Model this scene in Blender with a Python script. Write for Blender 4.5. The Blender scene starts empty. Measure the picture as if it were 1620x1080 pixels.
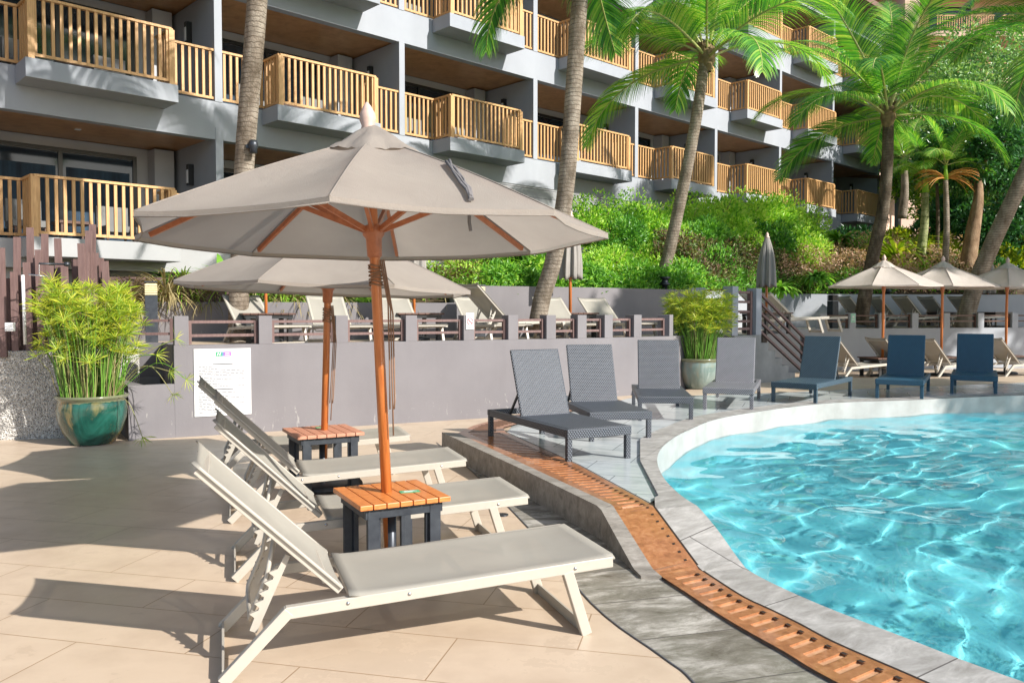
import bpy, bmesh, math, random
from mathutils import Vector, Matrix, noise
R = math.radians
scn = bpy.context.scene
col = scn.collection

# ---------------------------------------------------------------- camera, sky, sun, exposure
CAM_Z = 1.55; PITCH = R(2.115); FPX = 1300.0
cam_d = bpy.data.cameras.new('camera'); cam = bpy.data.objects.new('camera', cam_d); col.objects.link(cam)
cam.location = (0, 0, CAM_Z); cam.rotation_euler = (R(90) - PITCH, 0, 0)
cam_d.sensor_width = 36; cam_d.lens = 36 * FPX / 1620; cam_d.clip_start = .05; cam_d.clip_end = 3000
scn.camera = cam
SUN_EL = R(31.5); SUN_AZ = math.atan2(.837, -.548)
w = bpy.data.worlds.new('World'); scn.world = w; w.use_nodes = True
nt = w.node_tree; nt.nodes.clear()
sky = nt.nodes.new('ShaderNodeTexSky'); sky.sky_type = 'NISHITA'; sky.sun_disc = False
sky.sun_elevation = SUN_EL; sky.sun_rotation = SUN_AZ
bg = nt.nodes.new('ShaderNodeBackground'); bg.inputs[1].default_value = .115
wo = nt.nodes.new('ShaderNodeOutputWorld')
nt.links.new(sky.outputs[0], bg.inputs[0]); nt.links.new(bg.outputs[0], wo.inputs[0])
sd = bpy.data.lights.new('sun', 'SUN'); sun = bpy.data.objects.new('sun', sd); col.objects.link(sun)
sd.energy = 4.9; sd.angle = R(.55); sd.color = (1, .955, .885)
to_sun = Vector((math.sin(SUN_AZ) * math.cos(SUN_EL), math.cos(SUN_AZ) * math.cos(SUN_EL), math.sin(SUN_EL)))
sun.rotation_euler = to_sun.to_track_quat('Z', 'Y').to_euler(); sun.location = (10, -8, 12)
scn.view_settings.view_transform = 'Standard'; scn.view_settings.look = 'None'
scn.view_settings.exposure = .75; scn.view_settings.gamma = 1
scn.cycles.use_denoising = True
scn.cycles.max_bounces = 8; scn.cycles.transparent_max_bounces = 12
scn.cycles.sample_clamp_indirect = 6

# ---------------------------------------------------------------- helpers
def ray(px, py):
    d = Vector(((px - 810) / FPX, 1, -(py - 540) / FPX))
    c, s = math.cos(PITCH), math.sin(PITCH)
    return Vector((d.x, d.y * c + d.z * s, -d.y * s + d.z * c))
def at(px, py, z=0.0):          # where the line of sight meets the level z
    d = ray(px, py); t = (z - CAM_Z) / d.z
    return Vector((d.x * t, d.y * t, z))
def atY(px, py, Y):             # where it meets the depth Y
    d = ray(px, py); t = Y / d.y
    return Vector((d.x * t, Y, CAM_Z + d.z * t))
def V(*a): return Vector(a)

class MB:
    def __init__(self): self.v = []; self.f = []; self.m = []; self.s = []; self.M = Matrix()
    def add(self, vs, fs, m=0, smooth=False):
        b = len(self.v)
        self.v += [tuple(self.M @ Vector(p)) for p in vs]
        for q in fs: self.f.append([b + i for i in q]); self.m.append(m); self.s.append(smooth)
    def box(self, c, s, m=0, rz=0, rot=None):
        M = rot if rot is not None else Matrix.Rotation(rz, 3, 'Z')
        c = Vector(c); vs = []
        for x in (-.5, .5):
            for y in (-.5, .5):
                for z in (-.5, .5): vs.append(c + M @ Vector((x * s[0], y * s[1], z * s[2])))
        self.add(vs, [(0, 1, 3, 2), (4, 6, 7, 5), (0, 4, 5, 1), (2, 3, 7, 6), (0, 2, 6, 4), (1, 5, 7, 3)], m)
    def bar(self, a, b, w, h, m=0, up=(0, 0, 1)):      # w sideways, h along up
        a = Vector(a); b = Vector(b); d = b - a; L = d.length
        if L < 1e-6: return
        x = d / L; y = Vector(up).cross(x)
        if y.length < 1e-4: y = Vector((0, 1, 0)).cross(x)
        y.normalize(); z = x.cross(y)
        self.box((a + b) / 2, (L, w, h), m, rot=Matrix((x, y, z)).transposed())
    def tube(self, pts, r, n=8, m=0, cap=True, smooth=True):
        pts = [Vector(p) for p in pts]; rs = r if isinstance(r, (list, tuple)) else [r] * len(pts)
        vs = []; fs = []; ref = None
        for i, p in enumerate(pts):
            t = (pts[min(i + 1, len(pts) - 1)] - pts[max(i - 1, 0)]).normalized()
            if ref is None: ref = Vector((0, 0, 1)).cross(t) if abs(t.z) < .95 else Vector((1, 0, 0))
            u = (ref - t * ref.dot(t)).normalized(); v = t.cross(u); ref = u
            for k in range(n):
                a = 2 * math.pi * k / n
                vs.append(p + (u * math.cos(a) + v * math.sin(a)) * rs[i])
        for i in range(len(pts) - 1):
            for k in range(n):
                k2 = (k + 1) % n
                fs.append((i * n + k, i * n + k2, (i + 1) * n + k2, (i + 1) * n + k))
        self.add(vs, fs, m, smooth)
        if cap:
            b = len(self.v) - len(vs)
            self.f.append([b + k for k in reversed(range(n))]); self.m.append(m); self.s.append(False)
            self.f.append([b + (len(pts) - 1) * n + k for k in range(n)]); self.m.append(m); self.s.append(False)
    def lathe(self, prof, c=(0, 0, 0), n=24, m=0, smooth=True):
        vs = []; fs = []
        for (r, z) in prof:
            for k in range(n):
                a = 2 * math.pi * k / n
                vs.append((c[0] + r * math.cos(a), c[1] + r * math.sin(a), c[2] + z))
        for i in range(len(prof) - 1):
            for k in range(n):
                k2 = (k + 1) % n
                fs.append((i * n + k, i * n + k2, (i + 1) * n + k2, (i + 1) * n + k))
        self.add(vs, fs, m, smooth)
    def prism(self, poly, z0, z1, m=0, bottom=True):   # poly anticlockwise; z0/z1 number or list
        n = len(poly)
        za = z0 if isinstance(z0, list) else [z0] * n; zb = z1 if isinstance(z1, list) else [z1] * n
        vs = [(p[0], p[1], za[i]) for i, p in enumerate(poly)] + [(p[0], p[1], zb[i]) for i, p in enumerate(poly)]
        fs = [(i, (i + 1) % n, n + (i + 1) % n, n + i) for i in range(n)] + [tuple(range(n, 2 * n))]
        if bottom: fs.append(tuple(reversed(range(n))))
        self.add(vs, fs, m)
    def build(self, name, mats, parent=None, bevel=0):
        me = bpy.data.meshes.new(name); me.from_pydata(self.v, [], self.f)
        if not isinstance(mats, (list, tuple)): mats = [mats]
        for x in mats: me.materials.append(x)
        me.polygons.foreach_set('material_index', self.m); me.polygons.foreach_set('use_smooth', self.s)
        me.update()
        o = bpy.data.objects.new(name, me); col.objects.link(o)
        if parent is not None: o.parent = parent
        if bevel:
            b = o.modifiers.new('bevel', 'BEVEL'); b.width = bevel; b.segments = 2; b.limit_method = 'ANGLE'; b.angle_limit = R(40)
        return o

def tag(o, label=None, cat=None, group=None, kind=None):
    if label: o['label'] = label
    if cat: o['category'] = cat
    if group: o['group'] = group
    if kind: o['kind'] = kind
    return o
def empty(name, loc=(0, 0, 0), rz=0, label=None, cat=None, group=None):
    o = bpy.data.objects.new(name, None); col.objects.link(o); o.location = loc; o.rotation_euler = (0, 0, rz)
    o.empty_display_size = .2
    return tag(o, label, cat, group)
def clone(o, parent=None):
    c = o.copy(); col.objects.link(c); c.parent = parent
    for ch in list(o.children): clone(ch, c)
    return c
def place(proto, used, loc, rz, label, group=None, scale=None):
    o = proto if not used else clone(proto)
    used.append(1)
    o.location = loc; o.rotation_euler = (0, 0, rz); o['label'] = label
    if group: o['group'] = group
    if scale: o.scale = scale if isinstance(scale, tuple) else (scale,) * 3
    return o
def offset(poly, d):            # open polyline moved sideways by d (to the left of its run)
    out = []
    for i, p in enumerate(poly):
        a = Vector(poly[max(i - 1, 0)][:2]); b = Vector(poly[min(i + 1, len(poly) - 1)][:2])
        t = (b - a).normalized(); out.append((p[0] - t.y * d, p[1] + t.x * d))
    return out
def smooth_line(P, n=8, closed=False):   # Catmull-Rom
    P = [Vector(p) for p in P]; out = []; N = len(P)
    for i in range(N if closed else N - 1):
        if closed: a, b, c, d = P[i - 1], P[i], P[(i + 1) % N], P[(i + 2) % N]
        else: a, b, c, d = P[max(i - 1, 0)], P[i], P[i + 1], P[min(i + 2, N - 1)]
        for k in range(n):
            t = k / n
            out.append(.5 * ((2 * b) + (c - a) * t + (2 * a - 5 * b + 4 * c - d) * t * t + (3 * b - a - 3 * c + d) * t ** 3))
    if not closed: out.append(P[-1])
    return out

# ---------------------------------------------------------------- materials
class NT:
    def __init__(self, name):
        self.mat = bpy.data.materials.new(name); self.mat.use_nodes = True
        self.t = self.mat.node_tree; self.t.nodes.clear()
        self.out = self.n('ShaderNodeOutputMaterial')
    def n(self, kind, **kw):
        x = self.t.nodes.new(kind)
        for k, v in kw.items():
            if k.startswith('i_'):
                key = k[2:]; key = int(key) if key.isdigit() else key.replace('_', ' ')
                x.inputs[key].default_value = v
            else: setattr(x, k, v)
        return x
    def l(self, a, b): self.t.links.new(a, b)
    def coord(self, kind='Object', scale=(1, 1, 1), rot=(0, 0, 0)):
        c = self.n('ShaderNodeTexCoord'); m = self.n('ShaderNodeMapping')
        m.inputs['Scale'].default_value = scale; m.inputs['Rotation'].default_value = rot
        self.l(c.outputs[kind], m.inputs[0]); return m.outputs[0]
    def noise(self, vec, scale, detail=4, rough=.55, dist=0):
        x = self.n('ShaderNodeTexNoise'); x.inputs['Scale'].default_value = scale; x.inputs['Detail'].default_value = detail
        x.inputs['Roughness'].default_value = rough; x.inputs['Distortion'].default_value = dist
        self.l(vec, x.inputs['Vector']); return x.outputs['Fac']
    def ramp(self, fac, stops):
        r = self.n('ShaderNodeValToRGB'); e = r.color_ramp.elements
        while len(e) > 1: e.remove(e[-1])
        e[0].position = stops[0][0]; e[0].color = (*stops[0][1], 1)
        for p, c in stops[1:]:
            q = e.new(p); q.color = (*c, 1)
        self.l(fac, r.inputs[0]); return r.outputs[0]
    def mix(self, fac, a, b, mode='MIX'):
        m = self.n('ShaderNodeMix', data_type='RGBA', blend_type=mode)
        for s, x in ((0, fac), (6, a), (7, b)):
            if isinstance(x, (int, float)): m.inputs[s].default_value = x
            elif isinstance(x, tuple): m.inputs[s].default_value = (*x, 1)
            else: self.l(x, m.inputs[s])
        return m.outputs[2]
    def math(self, op, a, b=0.0, c=None):
        m = self.n('ShaderNodeMath', operation=op)
        for s, x in ((0, a), (1, b), (2, c)):
            if x is None: continue
            if isinstance(x, (int, float)): m.inputs[s].default_value = x
            else: self.l(x, m.inputs[s])
        return m.outputs[0]
    def bump(self, h, strength=.3, dist=.01):
        b = self.n('ShaderNodeBump'); b.inputs['Strength'].default_value = strength; b.inputs['Distance'].default_value = dist
        self.l(h, b.inputs['Height']); return b.outputs[0]
    def bsdf(self, color, rough=.6, normal=None, metallic=0, coat=0, spec=None, transmission=0, ior=None):
        p = self.n('ShaderNodeBsdfPrincipled')
        def s(k, x):
            if x is None: return
            if isinstance(x, tuple): p.inputs[k].default_value = (*x, 1)
            elif isinstance(x, (int, float)): p.inputs[k].default_value = x
            else: self.l(x, p.inputs[k])
        s('Base Color', color); s('Roughness', rough); s('Metallic', metallic); s('Coat Weight', coat)
        s('Specular IOR Level', spec); s('Transmission Weight', transmission); s('IOR', ior)
        if normal is not None: self.l(normal, p.inputs['Normal'])
        return p
    def done(self, sh):
        self.l(sh if not hasattr(sh, 'outputs') else sh.outputs[0], self.out.inputs[0]); return self.mat

def mottled(name, c1, c2, scale=3, rough=.7, bump=.15, bscale=40, spec=.3, dist=.004, streak=None):
    t = NT(name); v = t.coord('Object'); f = t.noise(v, scale, 5)
    c = t.ramp(f, [(.3, c1), (.7, c2)])
    if streak:
        v2 = t.coord('Object', streak[0]); f2 = t.noise(v2, 1.0, 5, .6)
        c = t.mix(t.math('MULTIPLY', f2, streak[2]), c, streak[1])
    return t.done(t.bsdf(c, rough, t.bump(t.noise(v, bscale, 3), bump, dist), spec=spec))
def plain(name, c, rough=.5, metallic=0, coat=0, var=.12):
    t = NT(name); v = t.coord('Object'); f = t.noise(v, 30, 3)
    k = tuple(min(1, x * (1 + var)) for x in c); k2 = tuple(x * (1 - var) for x in c)
    return t.done(t.bsdf(t.ramp(f, [(.3, k2), (.7, k)]), rough, metallic=metallic, coat=coat))

M = {}
# beige porcelain tiles in running bond, laid at a slight angle to the view
t = NT('beige_tile'); v = t.coord('Object', rot=(0, 0, R(13.5)))
br = t.n('ShaderNodeTexBrick', offset=.5, offset_frequency=2)
br.inputs['Color1'].default_value = (.51, .40, .30, 1); br.inputs['Color2'].default_value = (.55, .435, .325, 1)
br.inputs['Mortar'].default_value = (.27, .18, .11, 1); br.inputs['Scale'].default_value = 1
br.inputs['Mortar Size'].default_value = .0035; br.inputs['Mortar Smooth'].default_value = .2
br.inputs['Brick Width'].default_value = 1.15; br.inputs['Row Height'].default_value = .46
t.l(v, br.inputs['Vector'])
f = t.noise(v, 2.2, 6, .6); f2 = t.noise(t.coord('Object', (1, 5, 1), (0, 0, R(13.5))), 3, 6, .65)
c = t.mix(.6, br.outputs[0], t.ramp(f, [(.3, (.41, .31, .225)), (.55, (.57, .455, .34)), (.75, (.51, .40, .295))]), 'MIX')
c = t.mix(t.math('MULTIPLY', f2, .3), c, (.44, .33, .23))
c = t.mix(t.math('MULTIPLY', t.math('GREATER_THAN', t.noise(v, 1.1, 7, .7), .56), .16), c, (.30, .225, .16))
c = t.mix(br.outputs['Fac'], c, (.30, .20, .12))
h = t.math('SUBTRACT', t.math('MULTIPLY', t.noise(v, 60, 3), .15), br.outputs['Fac'])
rr = t.math('ADD', t.math('MULTIPLY', t.noise(v, 5, 4), .35), .22)
M['beige'] = t.done(t.bsdf(c, rr, t.bump(h, .35, .002), spec=.35))
# grey slate tiles
def slate(name, ca, cb, cc, rough, w=.9, h=.55, rot=0, sc=1.0, mort=(.1, .09, .085), msize=.004, spec=.4, vary=0, dist=.45):
    t = NT(name); v = t.coord('Object', rot=(0, 0, rot))
    br = t.n('ShaderNodeTexBrick', offset=.5, offset_frequency=2)
    for k, x in (('Color1', .3), ('Color2', .7), ('Mortar', 0)): br.inputs[k].default_value = (x, x, x, 1)
    br.inputs['Scale'].default_value = 1; br.inputs['Mortar Size'].default_value = msize
    br.inputs['Brick Width'].default_value = w; br.inputs['Row Height'].default_value = h
    t.l(v, br.inputs['Vector'])
    vv = t.n('ShaderNodeVectorMath', operation='ADD'); t.l(v, vv.inputs[0]); t.l(br.outputs[0], vv.inputs[1])
    m2 = t.n('ShaderNodeMapping'); m2.inputs['Scale'].default_value = (1, 2.2, 1.6); t.l(vv.outputs[0], m2.inputs[0])
    f = t.noise(m2.outputs[0], 2.6 * sc, 10, .72, dist)
    c = t.ramp(f, [(.34, ca), (.5, cb), (.64, cc)])
    c = t.mix(t.math('MULTIPLY', t.noise(v, 45, 4, .7), .35), c, ca)
    if vary: sx = t.n('ShaderNodeSeparateColor'); t.l(br.outputs[0], sx.inputs[0]); c = t.mix(t.math('MULTIPLY', t.math('GREATER_THAN', sx.outputs[0], .5), vary), c, t.mix(.5, ca, c))
    c = t.mix(br.outputs['Fac'], c, mort)
    hh = t.math('SUBTRACT', t.math('MULTIPLY', f, .5), br.outputs['Fac'])
    rg = t.math('ADD', t.math('MULTIPLY', t.noise(v, 3, 4), .3), rough)
    M[name] = t.done(t.bsdf(c, rg, t.bump(hh, .4, .003), spec=spec)); return M[name]
slate('slate_dark', (.10, .09, .07), (.26, .245, .21), (.56, .53, .48), .03, 7.0, .50, R(-16), 1.1, vary=.55, dist=.35)
slate('slate_coping', (.235, .22, .20), (.35, .335, .315), (.50, .48, .455), .35, 1.3, .9, R(-35), 1.5)
slate('slate_kerb', (.16, .145, .125), (.27, .245, .215), (.36, .335, .30), .45, 9, 9, 0, 2.5, msize=0)
slate('wet_stone', (.36, .40, .41), (.47, .51, .515), (.57, .60, .60), .04, .6, .6, R(20), .9, (.22, .25, .26), .006, .6)
M['concrete'] = mottled('concrete', (.20, .205, .20), (.30, .305, .295), 2.5, .8, .3, 30)
M['white_tile'] = mottled('white_tile', (.30, .295, .28), (.42, .415, .40), 3, .35, .1, 30)
# painted walls with rain streaks
M['wall_mauve'] = mottled('wall_mauve', (.158, .142, .152), (.192, .174, .184), 1.5, .75, .25, 60, .25, .002, ((4, 4, .5), (.225, .208, .212), .4))
M['wall_grey'] = mottled('wall_grey', (.30, .318, .352), (.36, .378, .41), .8, .8, .1, 40, .2, .003, ((2, 2, .35), (.21, .22, .24), .4))
M['wall_inner'] = mottled('wall_inner', (.38, .385, .40), (.44, .445, .46), .8, .8, .1, 40)
M['wall_white'] = mottled('wall_white', (.30, .305, .31), (.37, .37, .372), .9, .8, .1, 40, .2, .003, ((2, 2, .35), (.28, .28, .29), .4))
M['peach'] = mottled('peach', (.62, .43, .33), (.72, .52, .41), .5, .85, .05)
M['eave'] = plain('eave', (.16, .08, .06), .6)
t = NT('wall_mauve2'); v = t.coord('Object'); sp_ = t.n('ShaderNodeSeparateXYZ'); t.l(v, sp_.inputs[0])
f = t.noise(v, 1.3, 5); st1 = t.noise(t.coord('Object', (5, 5, .6)), 1, 5, .6)
c = t.ramp(f, [(.3, (.152, .142, .150)), (.7, (.186, .175, .184))]); c = t.mix(t.math('MULTIPLY', st1, .4), c, (.225, .213, .217))
low = t.math('MULTIPLY', t.math('LESS_THAN', t.math('ADD', sp_.outputs[2], t.math('MULTIPLY', t.noise(v, 1.1, 2), .5)), .55), t.math('GREATER_THAN', t.noise(t.coord('Object', (9, 9, 2.2)), 1, 6, .75, 1.2), .625))
c = t.mix(t.math('MULTIPLY', low, .4), c, (.42, .40, .37))
scr = t.math('GREATER_THAN', t.noise(t.coord('Object', (2.5, 2.5, 9), (0, .5, 0)), 1, 6, .8), .69)
c = t.mix(t.math('MULTIPLY', scr, .35), c, (.36, .34, .33))
M['wall_mauve'] = t.done(t.bsdf(c, .75, t.bump(t.noise(v, 50, 4), .35, .003), spec=.25))
# pale grey planked siding
t = NT('siding'); v = t.coord('Object'); s = t.n('ShaderNodeSeparateXYZ'); t.l(v, s.inputs[0])
fr = t.math('FRACT', t.math('MULTIPLY', s.outputs[2], 4.2))
gap = t.math('GREATER_THAN', fr, .93)
M['siding'] = t.done(t.bsdf(t.mix(gap, t.ramp(t.noise(v, 2, 4), [(.3, (.22, .225, .235)), (.7, (.28, .285, .29))]), (.08, .08, .09)), .75, t.bump(fr, .5, .02)))
def wood(name, c1, c2, c3, rough=.45, axis=(1, 14, 14), coat=0, sc=4):
    t = NT(name); v = t.coord('Object', axis); f = t.noise(v, sc, 6, .6, .6)
    g = t.n('ShaderNodeNewGeometry')
    c = t.ramp(f, [(.3, c1), (.5, c2), (.72, c3)])
    c = t.mix(t.math('MULTIPLY', g.outputs['Random Per Island'], .35), c, c1)
    M[name] = t.done(t.bsdf(c, rough, t.bump(f, .25, .002), coat=coat)); return M[name]
wood('rail_wood', (.40, .215, .08), (.53, .30, .12), (.62, .375, .165), .5, (14, 14, 1))
wood('teak_pole', (.36, .10, .022), (.50, .155, .035), (.58, .20, .05), .38, (20, 20, 1), .3)
wood('teak_rib', (.30, .095, .035), (.40, .13, .05), (.47, .17, .07), .45, (6, 6, 6), .1)
wood('table_teak', (.42, .125, .030), (.58, .195, .048), (.66, .25, .07), .42, (3, 14, 14), .2)
wood('table_faded', (.36, .15, .09), (.47, .21, .13), (.53, .27, .18), .55, (3, 14, 14))
wood('table_dark', (.05, .022, .015), (.09, .04, .026), (.13, .06, .04), .5, (3, 14, 14))
wood('ceiling_wood', (.32, .15, .055), (.46, .23, .09), (.55, .29, .13), .35, (1, 1, 1), .1)
wood('fence_brown', (.125, .075, .068), (.165, .10, .092), (.21, .135, .122), .7, (10, 10, 1))
wood('grille', (.22, .085, .034), (.36, .15, .062), (.48, .235, .115), .3, (5, 5, 5), .35)
wood('slot_sunlit', (.40, .21, .11), (.50, .28, .15), (.58, .35, .20), .4, (5, 5, 5))  # paler slot floors: sun falling into the slots, painted into the colour
M['charcoal'] = mottled('charcoal', (.022, .026, .034), (.045, .052, .062), 12, .45, .2)
M['black'] = plain('black', (.012, .013, .015), .4)
M['frame_black'] = plain('frame_black', (.012, .014, .018), .3)
M['iron'] = plain('iron', (.05, .055, .065), .4, .6)
M['steel'] = plain('steel', (.45, .45, .46), .25, .9)
M['slot_dark'] = plain('slot_dark', (.03, .018, .012), .6)
M['ivory'] = plain('ivory', (.41, .375, .32), .42, var=.03)
M['ivory_grey'] = plain('ivory_grey', (.50, .48, .44), .42)
M['soil'] = mottled('soil', (.05, .035, .02), (.11, .075, .045), 6, .95, .6, 30)
M['lamp_cream'] = plain('lamp_cream', (.62, .52, .30), .5)
M['white_sheet'] = plain('white_sheet', (.66, .66, .66), .35, var=.02)
M['ink'] = plain('ink', (.19, .19, .20), .6)
M['ink_dark'] = plain('ink_dark', (.08, .08, .09), .6)
M['logo_green'] = plain('logo_green', (.03, .30, .13), .5)
M['logo_purple'] = plain('logo_purple', (.28, .10, .36), .5)
M['logo_blue'] = plain('logo_blue', (.10, .22, .34), .5)
M['red'] = plain('red', (.65, .06, .08), .5)
M['green_plate'] = plain('green_plate', (.06, .32, .16), .5)
M['cord'] = plain('cord', (.22, .12, .07), .8)
M['rope_grey'] = plain('rope_grey', (.15, .14, .14), .85)
M['pink_finial'] = plain('pink_finial', (.50, .36, .30), .45)
# glass door: dark mirror over dark room, blue curtain folds
t = NT('dark_glass'); v = t.coord('Object', (1, 1, 1)); 
M['dark_glass'] = t.done(t.bsdf(t.ramp(t.noise(v, 1.2, 3), [(.35, (.008, .012, .018)), (.7, (.02, .035, .055))]), .06, spec=.5))
t = NT('curtain'); v = t.coord('Object', (9, 9, .3)); f = t.noise(v, 1, 2)
M['curtain'] = t.done(t.bsdf(t.ramp(f, [(.3, (.01, .022, .04)), (.7, (.025, .06, .10))]), .8, t.bump(f, .6, .05)))
# sling mesh fabric
def fabric(name, ca, cb, scale, trans=.0, rough=.85, weave=True, wr=0):
    t = NT(name); v = t.coord('Object'); f = t.noise(v, 2.5, 4)
    c = t.ramp(f, [(.3, ca), (.7, cb)])
    g = t.noise(t.coord('Object', (scale, scale, scale)), 1, 1)
    hh = t.math('ADD', t.math('MULTIPLY', g, .3), t.math('MULTIPLY', t.noise(v, 3.0, 3, .5, 1.5), wr))
    n = t.bump(hh, .25 if not wr else .5, .004 if not wr else .02)
    p = t.bsdf(t.mix(t.math('MULTIPLY', g, .25), c, ca), rough, n, spec=.2)
    if name == 'sling':
        tp = t.n('ShaderNodeBsdfTransparent'); mx = t.n('ShaderNodeMixShader'); mx.inputs[0].default_value = .22
        t.l(p.outputs[0], mx.inputs[1]); t.l(tp.outputs[0], mx.inputs[2]); M[name] = t.done(mx)
    elif trans:
        tr = t.n('ShaderNodeBsdfTranslucent'); t.l(c, tr.inputs[0]); mx = t.n('ShaderNodeMixShader'); mx.inputs[0].default_value = trans
        t.l(p.outputs[0], mx.inputs[1]); t.l(tr.outputs[0], mx.inputs[2]); M[name] = t.done(mx)
    else: M[name] = t.done(p)
fabric('sling', (.325, .305, .265), (.37, .35, .305), 260, .12)
fabric('canopy', (.385, .342, .302), (.435, .39, .345), 180, .46, .9, wr=1.0)
fabric('canopy_grey', (.56, .50, .45), (.64, .575, .52), 180, .35, .9, wr=1.0)
fabric('closed_canopy', (.27, .25, .23), (.34, .315, .29), 120, .1, .9)
fabric('cushion', (.16, .16, .16), (.22, .22, .21), 120, 0, .9)
# wicker: over-and-under weave in relief, strand highlights and dark gaps painted in
def wicker(name, lo, hi, pitch=.017):
    t = NT(name); v = t.coord('UV'); s = t.n('ShaderNodeSeparateXYZ'); t.l(v, s.inputs[0])
    u = t.math('DIVIDE', s.outputs[0], pitch * 1.55); w_ = t.math('DIVIDE', s.outputs[1], pitch)
    row = t.math('FLOOR', w_)
    par = t.math('MULTIPLY', t.math('FLOORED_MODULO', row, 2.0), .5)
    a = t.math('SINE', t.math('MULTIPLY', t.math('ADD', u, par), 6.2832))
    b = t.math('ABSOLUTE', t.math('SINE', t.math('MULTIPLY', w_, 3.1416)))
    h = t.math('MULTIPLY', t.math('ADD', t.math('MULTIPLY', a, .5), .5), b)
    c = t.ramp(t.math('ADD', t.math('MULTIPLY', h, .8), t.math('MULTIPLY', t.noise(v, 8, 3), .2)), [(.12, lo), (.75, hi)])
    M[name] = t.done(t.bsdf(c, .38, t.bump(h, .8, .006), spec=.5)); return M[name]
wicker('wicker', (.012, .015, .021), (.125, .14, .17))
wicker('wicker_sunlit', (.08, .08, .09), (.30, .30, .325))  # same wicker, sunlight painted into the colour
wicker('wicker_half_shade', (.012, .028, .042), (.10, .155, .20))  # same wicker with partial shade painted into its tone
wicker('wicker_shaded', (.008, .034, .062), (.040, .14, .22))  # same wicker again, bluish shade painted into the colour
# leaves
def leaf(name, cols, rough=.45, trans=.35, nscale=1.5, tint=None):
    t = NT(name); g = t.n('ShaderNodeNewGeometry'); v = t.coord('Object'); oi = t.n('ShaderNodeObjectInfo')
    f = t.math('ADD', t.math('MULTIPLY', g.outputs['Random Per Island'], .6), t.math('MULTIPLY', t.noise(v, nscale, 3), .55))
    f = t.math('ADD', f, t.math('MULTIPLY', t.math('SUBTRACT', oi.outputs['Random'], .5), .22))
    n = len(cols); c = t.ramp(f, [(.15 + .75 * i / (n - 1), x) for i, x in enumerate(cols)])
    p = t.bsdf(c, rough, spec=.5); tr = t.n('ShaderNodeBsdfTranslucent')
    t.l(t.mix(1, c, (1.25, 1.3, .6), 'MULTIPLY'), tr.inputs[0]); mx = t.n('ShaderNodeMixShader'); mx.inputs[0].default_value = trans
    t.l(p.outputs[0], mx.inputs[1]); t.l(tr.outputs[0], mx.inputs[2]); M[name] = t.done(mx)
leaf('leaf_hedge', [(.05, .18, .02), (.20, .46, .04), (.42, .66, .08), (.62, .74, .17)], .4, .45)
leaf('leaf_mid', [(.035, .13, .02), (.10, .30, .04), (.24, .48, .06)], .4, .4)
leaf('leaf_fern', [(.06, .20, .02), (.16, .40, .045), (.32, .55, .08)], .45, .4)
leaf('leaf_deep', [(.012, .055, .02), (.03, .12, .035), (.07, .22, .05)], .35, .3)
leaf('leaf_pale', [(.08, .22, .05), (.25, .44, .14), (.50, .66, .28)], .4, .35)
leaf('leaf_yellow', [(.10, .22, .02), (.34, .45, .03), (.62, .60, .05)], .45, .4)
leaf('leaf_rust', [(.04, .13, .02), (.055, .045, .018), (.17, .085, .05), (.12, .25, .04), (.36, .25, .13)], .6, .25)
leaf('leaf_pink', [(.12, .22, .04), (.42, .24, .15), (.68, .47, .35)], .6, .25)
leaf('leaf_palm', [(.02, .09, .02), (.055, .23, .035), (.18, .44, .05), (.46, .60, .12)], .25, .42, 1.0)
leaf('leaf_papyrus', [(.10, .26, .02), (.34, .46, .035), (.62, .60, .07)], .45, .35, 6)
leaf('stem_papyrus', [(.36, .28, .14), (.12, .28, .03), (.16, .36, .04)], .5, .15, 3)
leaf('dry_grass', [(.14, .11, .05), (.28, .22, .10), (.42, .35, .19)], .7, .2)
leaf('orange_frond', [(.45, .17, .03), (.65, .30, .05), (.72, .42, .12)], .5, .3)
M['rachis'] = plain('rachis', (.36, .38, .12), .5)
M['crown_fibre'] = mottled('crown_fibre', (.10, .07, .04), (.28, .20, .10), 8, .9, .6, 40)
def bark(name, c1, c2, c3, rings=14, rs=.5):
    t = NT(name); v = t.coord('Object'); s = t.n('ShaderNodeSeparateXYZ'); t.l(v, s.inputs[0])
    z = t.math('ADD', t.math('MULTIPLY', s.outputs[2], rings), t.math('MULTIPLY', t.noise(v, 5, 3), 1.2))
    fr = t.math('FRACT', z); f = t.noise(t.coord('Object', (1, 1, .5)), 5, 6, .65)
    c = t.ramp(f, [(.3, c1), (.5, c2), (.7, c3)]); c = t.mix(t.math('MULTIPLY', t.math('GREATER_THAN', fr, .84), rs), c, c1)
    c = t.mix(t.math('MULTIPLY', t.noise(v, 30, 4, .7), .3), c, c1)
    hh = t.math('ADD', t.math('MULTIPLY', fr, .7), t.noise(v, 40, 4, .7))
    M[name] = t.done(t.bsdf(c, .9, t.bump(hh, .9, .02), spec=.15))
bark('bark_palm', (.11, .085, .06), (.29, .24, .19), (.46, .40, .33), 15, .85)
bark('bark_dark', (.035, .028, .02), (.11, .085, .06), (.24, .20, .15))
bark('bark_green', (.10, .13, .04), (.28, .30, .14), (.48, .46, .30), 5, .7)
bark('bark_tree', (.12, .075, .045), (.27, .18, .11), (.40, .29, .19), 1, .1)
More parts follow.
